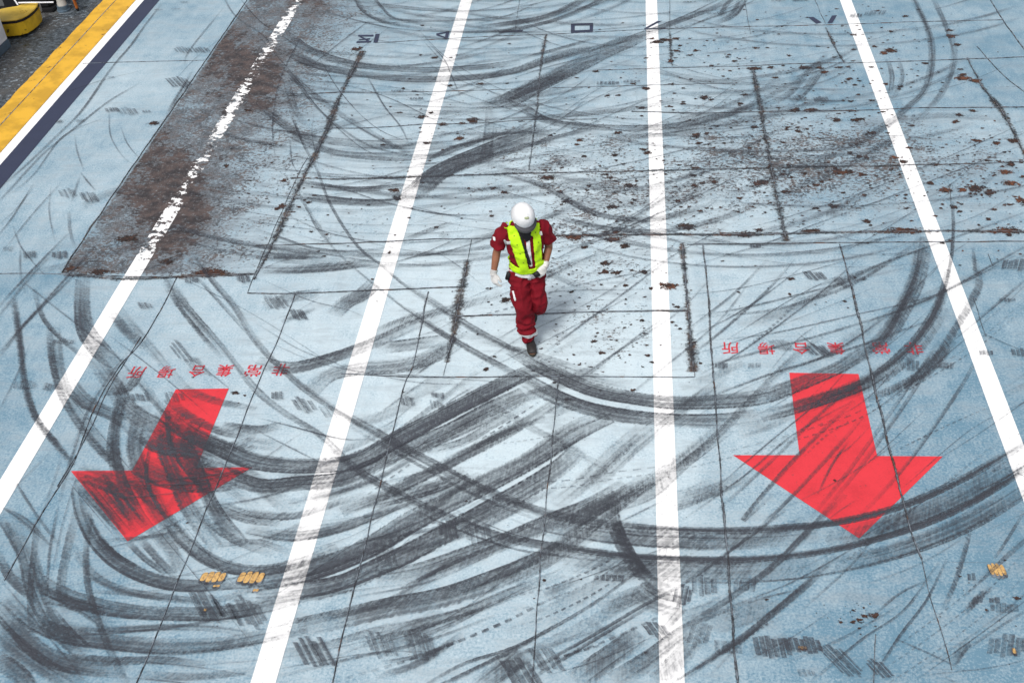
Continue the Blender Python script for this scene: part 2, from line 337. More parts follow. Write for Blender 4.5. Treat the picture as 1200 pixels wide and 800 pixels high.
# the double arc from the left over the bottom of the right arrow
T1 = [(225, 295), (250, 330), (275, 360), (300, 400), (335, 437), (370, 465), (410, 490), (450, 513), (500, 540), (550, 567), (600, 588), (640, 602), (700, 613), (760, 619), (840, 622), (900, 620), (960, 615), (1020, 604), (1080, 584), (1140, 555), (1205, 517)]
T2 = [(192, 322), (215, 355), (245, 390), (270, 420), (300, 457), (330, 482), (375, 510), (410, 545), (450, 570), (500, 595), (560, 620), (610, 635), (660, 642), (720, 650), (780, 654), (850, 656), (910, 653), (960, 647), (1020, 634), (1080, 615), (1140, 588), (1205, 548)]
mk(.09, .7, 'S', *T1[:8]); mk(.13, .85, 'S', *T1[6:14]); mk(.10, .98, 'D', *T1[12:]); mk(.04, 1, 'T', *T1[12:])
mk(.09, .6, 'S', *T2[:8]); mk(.11, .8, 'S', *T2[6:14]); mk(.09, .98, 'D', *T2[12:]); mk(.04, 1, 'T', *T2[12:])
off = lambda pts, dx, dy: [(x+dx, y+dy) for x, y in pts]
mk(.19, .74, 'C', *off(T1[11:17], 0, 14)); mk(.20, .74, 'C', *off(T1[16:], 5, 15)); mk(.03, .8, 'T', *off(T1[10:15], 0, 21)); mk(.05, .7, 'Z', *off(T1[6:12], 0, 10))
mk(.21, .75, 'C', *off(T2[12:18], 0, 16)); mk(.23, .78, 'W', *off(T2[17:], 4, 18)); mk(.03, .7, 'T', *off(T2[8:14], 0, 10)); mk(.03, .8, 'H', *off(T2[14:], 2, 27))
# the big diagonal bands that sweep from the left to the middle
mk(.26, 1.0, 'D', (190, 480), (220, 505), (260, 525), (300, 541), (360, 546), (420, 540), (455, 520), (500, 496), (550, 470), (600, 445), (640, 428))
mk(.24, .95, 'D', (240, 545), (300, 569), (350, 567), (400, 562), (440, 545), (480, 526), (530, 503), (570, 482), (615, 462))
mk(.24, .85, 'W', (300, 425), (340, 432), (390, 420), (440, 402), (480, 384), (520, 370))
mk(.26, .62, 'W', (440, 410), (480, 405), (520, 400)); mk(.3, .75, 'W', (360, 462), (385, 440), (420, 432), (470, 428), (510, 416), (540, 398))
mk(.18, .6, 'Z', (430, 397), (480, 375), (530, 362), (590, 345)); mk(.1, .55, 'Z', (440, 388), (485, 368)); mk(.16, .7, 'W', (480, 440), (500, 425), (530, 405))
mk(.16, .8, 'S', (400, 600), (450, 580), (500, 556), (560, 526), (620, 492), (660, 466)); mk(.12, .7, 'S', (450, 545), (510, 520), (570, 492), (625, 462)); mk(.1, .7, 'S', (520, 540), (570, 518), (610, 500), (640, 490))
mk(.20, .78, 'W', (430, 590), (480, 578), (520, 566), (545, 552)); mk(.14, .72, 'W', (500, 530), (540, 520), (575, 500), (620, 475))
mk(.22, .8, 'W', (290, 620), (345, 628), (400, 618), (440, 603), (480, 585), (520, 562)); mk(.16, .7, 'C', (280, 600), (340, 605), (400, 588), (430, 580))
mk(.30, .98, 'D', (290, 682), (350, 671), (400, 656), (440, 637), (480, 612), (520, 591), (570, 566), (620, 540), (670, 507), (712, 487))
mk(.06, 1.0, 'T', (290, 683), (320, 681), (370, 672), (420, 653), (455, 640), (500, 612), (545, 590))
mk(.27, .92, 'D', (300, 700), (350, 695), (400, 685), (440, 667), (480, 648), (520, 627), (570, 600), (620, 572), (660, 545), (680, 525))
mk(.05, .95, 'T', (315, 706), (350, 702), (400, 690), (440, 675), (480, 658), (520, 635), (545, 620))
mk(.20, .55, 'S', (650, 592), (690, 560), (730, 522), (765, 493)); mk(.14, .5, 'S', (690, 575), (740, 530), (800, 480), (850, 440)); mk(.10, .55, 'S', (760, 575), (830, 520), (880, 470), (930, 420), (965, 395))
mk(.24, .82, 'W', (440, 680), (490, 672), (540, 655), (590, 636), (640, 615), (690, 595), (735, 570)); mk(.05, .9, 'T', (470, 690), (520, 665), (560, 648), (605, 632)); mk(.26, .85, 'W', (350, 738), (400, 726), (450, 714), (510, 703), (560, 688), (610, 668), (660, 645), (690, 625))
mk(.14, .7, 'C', (600, 680), (650, 650), (700, 610), (750, 572), (800, 532)); mk(.2, .62, 'C', (715, 592), (760, 575), (800, 540), (850, 500)); mk(.20, .8, 'W', (640, 630), (690, 600), (730, 578), (760, 560))
mk(.15, .75, 'W', (715, 590), (720, 618), (738, 655), (762, 682), (790, 695)); mk(.1, .7, 'S', (722, 600), (730, 635), (755, 672))
mk(.14, .7, 'W', (420, 745), (480, 735), (540, 720), (590, 700), (660, 672)); mk(.12, .6, 'C', (330, 765), (380, 757), (430, 742), (470, 730))
mk(.10, .6, 'C', (310, 735), (370, 723), (420, 712))
# the tight turns round the left arrow
mk(.24, 1.0, 'D', (92, 570), (97, 600), (112, 632), (140, 660), (180, 679), (220, 686), (265, 684), (300, 681)); mk(.1, 1, 'D', (108, 625), (135, 650), (165, 668)); mk(.06, .9, 'Z', (100, 600), (125, 640), (160, 664))
mk(.22, .95, 'D', (195, 606), (215, 632), (245, 655), (280, 667), (320, 667), (360, 655), (395, 640)); mk(.1, .85, 'S', (150, 635), (170, 655), (195, 672)); mk(.12, .8, 'S', (165, 632), (185, 655), (205, 675)); mk(.25, .6, 'W', (178, 620), (200, 645), (210, 670))
mk(.14, .85, 'S', (85, 640), (110, 675), (145, 692), (190, 700), (240, 705), (270, 700)); mk(.28, .95, 'D', (20, 665), (60, 690), (100, 706), (150, 716), (200, 719), (260, 718), (310, 710), (350, 700))
mk(.12, .8, 'S', (55, 720), (90, 735), (140, 737), (190, 735), (240, 736), (290, 742)); mk(.27, .92, 'D', (10, 700), (40, 728), (80, 745), (130, 752), (190, 757), (250, 755), (300, 747), (360, 733))
mk(.30, 1.0, 'W', (-8, 705), (20, 735), (50, 765), (95, 780), (150, 784)); mk(.3, .95, 'W', (-10, 735), (25, 765), (55, 785), (90, 805)); mk(.25, .85, 'W', (-8, 770), (20, 790), (35, 810)); mk(.14, .8, 'C', (70, 770), (130, 775), (190, 774), (240, 781)); mk(.14, .7, 'C', (160, 790), (230, 793), (300, 785))
mk(.25, .8, 'W', (15, 610), (30, 650), (40, 690), (60, 730), (90, 760)); mk(.16, .75, 'W', (-5, 645), (15, 680), (45, 705)); mk(.14, .75, 'S', (0, 605), (18, 635), (28, 660))
mk(.16, .72, 'W', (90, 600), (78, 650), (72, 690), (80, 720)); mk(.11, .8, 'S', (45, 603), (40, 650), (36, 700), (38, 740)); mk(.05, .8, 'T', (68, 595), (58, 650), (54, 710)); mk(.10, .8, 'S', (108, 598), (101, 645), (104, 690), (122, 745), (150, 805)); mk(.16, .75, 'W', (36, 640), (48, 680), (62, 720))
mk(.14, .7, 'W', (5, 598), (30, 612), (55, 640)); mk(.22, .75, 'W', (60, 700), (100, 712), (130, 735)); mk(.28, .75, 'W', (55, 720), (75, 745), (100, 768))
ZA = [(16, 350), (23, 400), (29, 450), (42, 490), (65, 520), (86, 546)]
mk(.09, .9, 'Z', *ZA); mk(.05, .85, 'T', *ZA)
ZB = [(58, 385), (62, 425), (72, 462), (93, 498), (112, 522), (135, 545), (160, 565)]
mk(.10, .85, 'Z', *ZB); mk(.16, .55, 'W', *off(ZB, 6, -4)); mk(.07, .8, 'Z', (40, 340), (52, 375), (75, 400), (100, 420))
mk(.20, .8, 'C', (98, 325), (97, 360), (103, 390), (122, 415), (142, 428)); mk(.14, .75, 'Z', (130, 365), (150, 390), (172, 408)); mk(.2, .65, 'C', (103, 410), (130, 450), (150, 480), (180, 500), (210, 520)); mk(.2, .7, 'W', (75, 440), (100, 470), (140, 490), (165, 510))
mk(.07, .75, 'Z', (192, 325), (212, 362), (235, 392), (260, 420)); mk(.05, .7, 'S', (225, 318), (255, 352), (285, 385), (300, 402)); mk(.16, .5, 'W', (195, 330), (225, 372), (258, 408))
mk(.1, .6, 'S', (163, 445), (190, 480), (215, 505)); mk(.14, .6, 'W', (120, 460), (150, 455), (165, 430)); mk(.16, .6, 'W', (140, 560), (134, 520), (140, 480), (152, 440))
for k in (0, 2, 5, 7):       # rubber on the left arrow
    x = 100+k*13; mk(.12+.04*(k % 3), .78+.05*(k % 4), 'DWS'[k % 3], (x+42, 470+k*3), (x+34-k, 520), (x+42, 560), (x+62, 602), (x+92, 640))
mk(.3, .85, 'W', (95, 560), (120, 590), (150, 625)); mk(.25, .85, 'W', (115, 560), (140, 590), (165, 620)); mk(.05, .95, 'T', (178, 515), (172, 560), (190, 600), (215, 625)); mk(.06, .95, 'T', (196, 470), (200, 520), (225, 560), (255, 590)); mk(.08, .9, 'Z', (120, 552), (135, 580), (155, 615)); mk(.05, .95, 'T', (90, 556), (118, 590), (148, 628)); mk(.1, .9, 'S', (150, 560), (175, 590), (200, 605)); mk(.2, .8, 'S', (205, 520), (225, 545), (262, 560)); mk(.3, .9, 'W', (165, 500), (190, 520), (235, 528), (262, 540)); mk(.3, .85, 'W', (160, 540), (200, 560), (250, 566), (290, 560)); mk(.3, .8, 'W', (90, 552), (130, 565), (175, 585)); mk(.12, .85, 'Z', (195, 468), (225, 490), (262, 507), (300, 512)); mk(.14, .85, 'Z', (185, 490), (215, 508), (255, 520), (300, 528)); mk(.12, .7, 'Z', (215, 455), (250, 470), (300, 480))
mk(.12, .7, 'C', (260, 500), (300, 505), (330, 500)); mk(.2, .55, 'C', (245, 535), (290, 520), (330, 525)); mk(.22, .7, 'C', (250, 590), (290, 605), (330, 610)); mk(.14, .6, 'C', (230, 600), (270, 630), (320, 650)); mk(.12, .55, 'S', (255, 640), (300, 635), (340, 648))
# far arcs
mk(.20, .72, 'W', (330, 38), (360, 58), (400, 73), (440, 80), (500, 83), (560, 80), (610, 74)); mk(.22, .8, 'W', (335, 60), (375, 78), (430, 88), (480, 93), (540, 92), (600, 84), (640, 70), (690, 55))
mk(.05, .75, 'T', (365, 10), (420, 25), (470, 35), (530, 38), (580, 38), (620, 34)); mk(.22, .88, 'S', (560, 33), (600, 28), (640, 20), (668, 9), (690, -5)); mk(.16, .88, 'S', (580, 38), (625, 31), (660, 21), (690, 8), (712, -5)); mk(.05, .7, 'T', (440, 8), (520, 14), (600, 10), (660, -2))
mk(.10, .75, 'S', (415, -5), (425, 12), (445, 25), (480, 33)); mk(.07, .75, 'S', (436, -5), (448, 10), (462, 22), (490, 27)); mk(.04, .7, 'T', (360, 40), (410, 28), (480, 27), (570, 22), (640, 12))
mk(.42, .75, 'W', (580, 128), (620, 105), (660, 85), (700, 65), (750, 42)); mk(.2, .7, 'S', (600, 85), (650, 70), (700, 56), (755, 40), (830, 12), (870, -5)); mk(.3, .7, 'W', (560, 125), (600, 112), (640, 95), (690, 75)); mk(.12, .7, 'S', (590, 75), (640, 62), (700, 45)); mk(.04, .8, 'T', (720, 50), (800, 20), (850, -4)); mk(.04, .8, 'T', (780, 40), (850, 16), (905, -8))
mk(.16, .62, 'W', (305, 120), (335, 148), (370, 163), (420, 170), (480, 172), (530, 168)); mk(.16, .6, 'W', (325, 150), (370, 172), (410, 182), (460, 186), (510, 182), (540, 172), (580, 158), (640, 148)); mk(.14, .55, 'W', (335, 95), (345, 130), (360, 150))
mk(.36, .9, 'D', (470, 236), (492, 222), (512, 205), (545, 188), (590, 170), (640, 152)); mk(.16, .8, 'S', (500, 215), (540, 198), (590, 180), (640, 165), (700, 150)); mk(.14, .78, 'W', (350, 215), (400, 222), (440, 222), (480, 218)); mk(.18, .85, 'W', (352, 231), (400, 237), (450, 239), (480, 234)); mk(.10, .8, 'S', (495, 195), (520, 178), (560, 166), (600, 158)); mk(.2, .5, 'W', (568, 200), (574, 160), (576, 125))
mk(.18, .7, 'W', (600, 118), (640, 142), (700, 150), (760, 151), (800, 147), (850, 135), (900, 122)); mk(.14, .6, 'W', (600, 140), (660, 136), (720, 130), (800, 118)); mk(.16, .55, 'W', (700, 160), (770, 160), (840, 150), (900, 140)); mk(.12, .6, 'S', (330, 75), (360, 105), (400, 135), (450, 165), (490, 185)); mk(.05, .7, 'T', (345, 95), (380, 135), (430, 170), (490, 186))
E5 = [(590, 203), (640, 220), (680, 243), (715, 255), (760, 258), (800, 250), (840, 237), (890, 215), (940, 195), (1000, 170), (1040, 146), (1065, 125), (1082, 108), (1090, 85), (1092, 58), (1085, 30), (1068, -5)]
E6 = [(630, 248), (690, 264), (740, 271), (790, 270), (840, 258), (890, 240), (940, 218), (1000, 190), (1045, 163), (1075, 142), (1100, 115), (1115, 85), (1118, 58), (1108, 30), (1092, -5)]
mk(.13, .78, 'S', *E5[:7]); mk(.16, .55, 'W', *E5[6:12]); mk(.12, .62, 'S', *E5[10:]); mk(.05, .6, 'T', *E5[11:]); mk(.12, .75, 'S', *E6[:6]); mk(.14, .5, 'W', *E6[5:10]); mk(.11, .6, 'S', *E6[9:])
mk(.25, .5, 'W', (640, 205), (720, 222), (800, 222), (870, 205)); mk(.25, .45, 'W', (650, 232), (720, 240), (790, 236), (860, 222))
mk(.08, .55, 'S', (1040, 70), (1045, 90), (1042, 116)); mk(.08, .55, 'S', (1053, 70), (1057, 92), (1046, 117)); mk(.14, .55, 'W', (895, 125), (925, 110), (945, 85)); mk(.14, .6, 'W', (925, 123), (945, 105), (962, 80)); mk(.1, .65, 'S', (845, 22), (850, 8), (862, -5)); mk(.16, .7, 'W', (838, 28), (858, 18), (872, -2))
# middle left
mk(.16, .8, 'C', (305, 298), (340, 300), (380, 299)); mk(.18, .85, 'C', (310, 316), (350, 316), (400, 312), (440, 306)); mk(.06, .75, 'T', (300, 270), (330, 280), (370, 292), (420, 295), (480, 287)); mk(.04, .8, 'T', (352, 215), (400, 222), (450, 238), (520, 252), (590, 252)); mk(.05, .7, 'S', (345, 222), (370, 260), (390, 290)); mk(.24, .72, 'W', (390, 370), (405, 355), (425, 345), (440, 330)); mk(.1, .7, 'S', (470, 284), (500, 272), (530, 262)); mk(.04, .85, 'T', (470, 304), (520, 296), (560, 284), (585, 275)); mk(.2, .6, 'C', (310, 360), (340, 350), (375, 345)); mk(.1, .6, 'S', (330, 378), (350, 370), (370, 362)); mk(.03, .8, 'T', (340, 255), (390, 275), (460, 285), (560, 280)); mk(.03, .7, 'T', (350, 205), (430, 210), (520, 208), (600, 205))
# right plate: straight scuffs
for pts in ([(820, 440), (880, 405), (960, 345), (1010, 300)], [(810, 385), (860, 345), (900, 305)], [(800, 347), (870, 338), (950, 318), (1010, 300)], [(815, 372), (880, 360), (960, 340), (1060, 315)], [(830, 400), (900, 392), (1000, 370), (1100, 345), (1190, 300)], [(850, 400), (930, 350), (1000, 315)], [(800, 425), (850, 385), (900, 340), (930, 305)], [(825, 430), (900, 410), (990, 385), (1090, 350), (1200, 290)], [(940, 340), (990, 325), (1060, 300), (1200, 250)], [(800, 420), (880, 395), (990, 352), (1030, 335)],
            [(850, 300), (900, 285), (960, 262), (1060, 225), (1200, 170)], [(870, 270), (940, 250), (1040, 215), (1190, 150)], [(1090, 420), (1140, 380), (1200, 330)], [(820, 470), (900, 440), (1010, 405), (1100, 372)], [(830, 580), (900, 520), (960, 470), (1000, 425)], [(840, 600), (905, 540), (980, 470), (1060, 420)], [(800, 610), (870, 560), (930, 510), (1000, 470)]):
    mk(random.choice((.02, .03, .045)), random.uniform(.65, .85), random.choice('THS'), *pts)
mk(.08, .7, 'C', (930, 355), (960, 345), (990, 330), (1030, 312)); mk(.06, .75, 'Z', (830, 372), (900, 365), (950, 352), (1000, 333), (1070, 292)); mk(.10, .75, 'Z', (1140, 300), (1147, 330), (1140, 350), (1110, 400), (1070, 445), (1040, 465)); mk(.05, .7, 'T', (1140, 290), (1143, 320)); mk(.12, .72, 'C', (1060, 455), (1090, 430), (1115, 400)); mk(.1, .6, 'C', (1010, 470), (1050, 455), (1085, 435))
for dx in (0, 10, 62): mk(.045, .62, 'S', (948+dx*.9, 610), (1000+dx, 545), (1060+dx, 460), (1100+dx*.9, 400))
mk(.05, .7, 'T', (905, 580), (870, 610), (930, 540), (1000, 470)); mk(.05, .7, 'T', (868, 640), (930, 580), (985, 520), (1010, 490)); mk(.03, .7, 'T', (958, 580), (975, 545), (995, 517))
mk(.07, .88, 'S', (795, 800), (840, 768), (880, 740), (940, 690), (980, 652)); mk(.07, .88, 'S', (790, 745), (850, 705), (905, 665), (950, 620), (990, 580)); mk(.04, .9, 'T', (600, 800), (650, 770), (700, 742), (750, 712), (800, 685), (850, 650), (920, 598)); mk(.04, .9, 'T', (615, 800), (700, 748), (760, 712)); mk(.04, .95, 'T', (480, 815), (540, 780), (600, 760), (650, 735), (700, 705), (745, 672), (770, 655)); mk(.05, .8, 'T', (500, 812), (600, 763), (660, 728)); mk(.05, .85, 'T', (500, 743), (530, 732), (565, 714))
mk(.20, .72, 'C', (675, 800), (705, 778), (735, 757), (752, 744)); mk(.16, .7, 'C', (770, 800), (795, 775), (818, 748)); mk(.2, .75, 'W', (720, 800), (760, 775), (800, 745), (820, 735)); mk(.22, .7, 'W', (560, 805), (600, 775), (612, 765)); mk(.1, .8, 'S', (780, 735), (800, 712)); mk(.3, .7, 'W', (745, 690), (765, 705), (800, 715))
mk(.03, .75, 'T', (780, 805), (830, 775), (900, 730)); mk(.03, .7, 'H', (940, 715), (1000, 660), (1030, 620))
# dashed tread traces
for o_ in (0, 9): mk(.022, .62, 'T', *off([(590, 574), (660, 572), (720, 562), (790, 553), (840, 541), (930, 517), (1000, 494), (1060, 460), (1140, 412), (1205, 358)], 0, -o_*.9), dash=.085 if o_ == 0 else .13)
for q in (0, 9, 21): mk(.018, .55, 'T', *off([(975, 805), (1040, 765), (1100, 722), (1150, 680), (1205, 622)], q*1.2, q), dash=.07+.01*(q % 3))
mk(.03, .8, 'T', (1020, 800), (1055, 745), (1085, 705), (1110, 655)), mk(.03, .8, 'T', (950, 800), (1010, 750), (1060, 715), (1100, 660)); mk(.05, .85, 'Z', (1105, 715), (1120, 680), (1132, 640), (1136, 620)); mk(.08, .8, 'S', (1116, 778), (1135, 752)); mk(.03, .8, 'T', (1165, 655), (1178, 636), (1200, 600)); mk(.06, .8, 'Z', (1130, 720), (1145, 702), (1160, 690))
for q, o_ in enumerate((0, 11, 24)): mk(.025, .62, 'T', (600, 700+o_*1.5), (640, 690+o_*1.4), (700, 665+o_*1.2), (740, 640+o_), dash=.07+.02*(q % 2))
mk(.035, .85, 'T', (390, 800), (450, 783), (500, 767), (545, 749), (595, 728), (650, 700), (670, 692), dash=.1); mk(.04, .8, 'T', (320, 795), (400, 775), (470, 760), (520, 745), (580, 722)); mk(.05, .7, 'Z', (420, 752), (480, 740), (540, 722), (590, 703)); mk(.025, .75, 'T', (300, 790), (360, 778), (440, 765), (500, 764))
# the blue strip on the left
for w, op, pts in ((.05, .85, [(190, 5), (172, 28), (155, 52), (130, 82), (98, 128), (72, 155), (30, 195), (-5, 225)]), (.03, .85, [(120, 140), (75, 160), (40, 205), (10, 230)]), (.045, .85, [(165, 98), (130, 118), (95, 145), (50, 182), (10, 225), (-5, 240)]), (.03, .7, [(75, 110), (120, 95), (165, 84)]), (.05, .9, [(105, 305), (70, 340), (30, 380), (-5, 425)]), (.05, .9, [(118, 282), (85, 318), (45, 362), (-5, 418)]), (.04, .9, [(80, 275), (50, 305), (15, 342), (-5, 365)]), (.06, .6, [(75, 285), (40, 320), (-5, 375)]), (.025, .75, [(40, 215), (15, 255), (-5, 280)]), (.03, .8, [(38, 222), (20, 245), (0, 264)]), (.03, .7, [(72, 215), (40, 250), (0, 300)]),
                   (.03, .7, [(88, 158), (90, 175), (98, 200)]), (.025, .7, [(128, 130), (130, 160), (145, 185), (160, 195)]), (.025, .6, [(142, 150), (150, 170), (165, 188)]), (.03, .75, [(95, 203), (104, 215), (112, 224)]), (.04, .6, [(95, 205), (88, 225), (84, 238)]), (.05, .7, [(81, 248), (82, 270), (88, 292)]), (.025, .7, [(15, 265), (25, 290), (45, 315), (55, 325)]), (.025, .6, [(60, 220), (58, 250), (65, 285)]), (.03, .6, [(24, 290), (24, 320), (30, 345)]), (.04, .6, [(216, 78), (222, 60), (262, 10)]), (.02, .6, [(205, 95), (240, 60), (300, 20)]), (.06, .75, [(225, 85), (205, 118), (195, 135)]), (.02, .7, [(228, 88), (212, 112), (192, 142)]),
                   (.04, .8, [(262, -4), (270, 12), (282, 25), (305, 40), (330, 65)]), (.03, .8, [(280, -3), (292, 12), (310, 30), (345, 52)]), (.03, .6, [(0, 480), (20, 440), (35, 405)]), (.03, .6, [(0, 590), (30, 560), (60, 530)]), (.04, .6, [(50, 600), (65, 560), (72, 535)]), (.04, .7, [(70, 590), (80, 550), (100, 490), (115, 455)])):
    mk(w, op, 'T', *pts)
mk(.04, .65, 'T', (85, 525), (105, 480), (130, 440), (165, 395)); mk(.03, .7, 'T', (60, 680), (75, 610), (95, 545)); mk(.05, .7, 'S', (15, 560), (40, 600), (70, 640)); mk(.04, .8, 'T', (-5, 590), (25, 610), (60, 640))
for px, py in ((270, 175), (280, 190), (425, 300), (520, 278)): mk(.15, .5, 'C', (px-6, py), (px+8, py-2))
# thin turning lines
for pts in ([(355, 40), (330, 90), (320, 140), (322, 185)], [(300, 40), (345, 90), (375, 130), (430, 178), (480, 184)], [(375, 70), (400, 110), (440, 150), (490, 172)], [(430, 90), (450, 125), (470, 150), (480, 172)], [(460, 30), (420, 60), (370, 95)], [(440, 20), (400, 50), (350, 90)], [(500, 50), (520, 70), (530, 92), (540, 115)], [(340, 165), (342, 190), (350, 205)], [(368, 135), (366, 160), (375, 200)], [(560, 215), (600, 228), (660, 245)], [(550, 200), (590, 190), (650, 178), (760, 160), (900, 140)], [(600, 190), (680, 180), (780, 165), (900, 148)], [(620, 212), (720, 195), (820, 172), (920, 148)],
            [(580, 100), (640, 80), (720, 60)], [(640, 150), (700, 115), (760, 90)], [(650, 140), (690, 112), (715, 98)], [(660, 160), (740, 125), (780, 110)], [(700, 200), (780, 182), (880, 155)], [(740, 330), (790, 300), (860, 262)], [(640, 380), (700, 350), (770, 305), (800, 275)], [(630, 420), (690, 375), (750, 330), (790, 300)], [(670, 450), (720, 415), (790, 370), (830, 330)], [(690, 440), (740, 400), (780, 372)], [(600, 350), (660, 342), (760, 340)], [(640, 345), (700, 330), (780, 315)], [(640, 320), (700, 300), (760, 292)], [(730, 470), (780, 430), (840, 380), (880, 330)], [(310, 330), (360, 352), (410, 365), (440, 380)], [(300, 380), (350, 410), (390, 425), (420, 437), (500, 442), (600, 450)], [(300, 395), (370, 425), (440, 440), (500, 450), (600, 452)], [(430, 510), (460, 495), (490, 470)], [(300, 505), (350, 530), (380, 545)], [(300, 490), (340, 500), (400, 515), (440, 515)]):
    mk(random.choice((.018, .025, .035)), random.uniform(.6, .82), 'T', *pts)
# fainter random scuffs that fill in between
R = random.Random(11)
for i in range(150):
    x, y = R.uniform(-20, 1220), R.uniform(0, 800)
    if x < 340-.85*y-70: continue
    L = R.uniform(50, 260); sl_ = R.uniform(.25, .8) if y > 250 else R.uniform(-.1, .5)
    if x < 260 and y > 330: sl_ = R.choice((-1.2, -.8, 1.6))
    if R.random() < .18: sl_ = -sl_
    dx = L/math.sqrt(1+sl_*sl_); c = R.uniform(-.14, .14)*L
    pts = [(x, y), (x+dx*.5-c*sl_*.4, y-sl_*dx*.5+c*.5), (x+dx, y-sl_*dx)]
    k = R.random()
    if k < .62: mk(R.uniform(.012, .03), R.uniform(.5, .78), R.choice('TH'), *pts)
    elif k < .8: mk(R.uniform(.02, .035), R.uniform(.55, .75), 'T', *pts, dash=R.uniform(.05, .1))
    else: mk(R.uniform(.08, .2), R.uniform(.32, .5), R.choice('WC'), *pts)
for i in range(125):      # turning arcs, mostly in pairs, over the far half
    cx, cy = R.uniform(330, 1020) if i % 3 else R.uniform(300, 560), R.uniform(-170, 190); rx = R.uniform(130, 430); ry = rx*R.uniform(.30, .52)
    if cy+ry > 300: ry = 300-cy
    a0 = R.uniform(15, 95); a1 = a0+R.uniform(35, 85); w_ = R.choice((.02, .025, .03, .05, .09, .13)); o_ = R.uniform(.52, .76) if w_ < .08 else R.uniform(.42, .6)
    pts = [(cx+rx*math.cos(math.radians(a0+(a1-a0)*k/7)), cy+ry*math.sin(math.radians(a0+(a1-a0)*k/7))) for k in range(8)]
    if min(p[0]-(345-.87*p[1]) for p in pts) < -10: continue
    mk(w_, o_, R.choice('TSH') if w_ < .08 else R.choice('SW'), *pts)
    if R.random() < .55: mk(w_, o_*.95, 'S', *off(pts, R.uniform(-6, 6), R.uniform(8, 15)))
for i in range(34):      # and over the right and near right plates
    x, y = R.uniform(790, 1180), R.uniform(300, 800); L = R.uniform(60, 230); sl_ = R.uniform(.45, 1.0); dx = L/math.sqrt(1+sl_**2); c = R.uniform(-.1, .1)*L
    mk(R.choice((.015, .02, .03, .05)), R.uniform(.5, .75), R.choice('THS'), (x, y), (x+dx*.5, y-sl_*dx*.5+c), (x+dx, y-sl_*dx), dash=R.choice((0, 0, 0, .07)))
for i in range(40):      # thin streaks among the near left bands
    x, y = R.uniform(60, 520), R.uniform(560, 800); L = R.uniform(80, 260); sl_ = R.uniform(-.15, .35) if x < 260 else R.uniform(.15, .55); dx = L/math.sqrt(1+sl_**2)
    mk(R.choice((.02, .03, .05, .08)), R.uniform(.55, .85), R.choice('STS'), (x, y), (x+dx*.5, y-sl_*dx*.35), (x+dx, y-sl_*dx*1.1))
for i in range(26):      # soft grey scuffed clouds
    x, y = R.uniform(250, 900), R.uniform(440, 790); L = R.uniform(40, 110); mk(R.uniform(.12, .3), R.uniform(.4, .58), 'W', (x, y), (x+L*.5, y-L*.16), (x+L, y-L*.4))
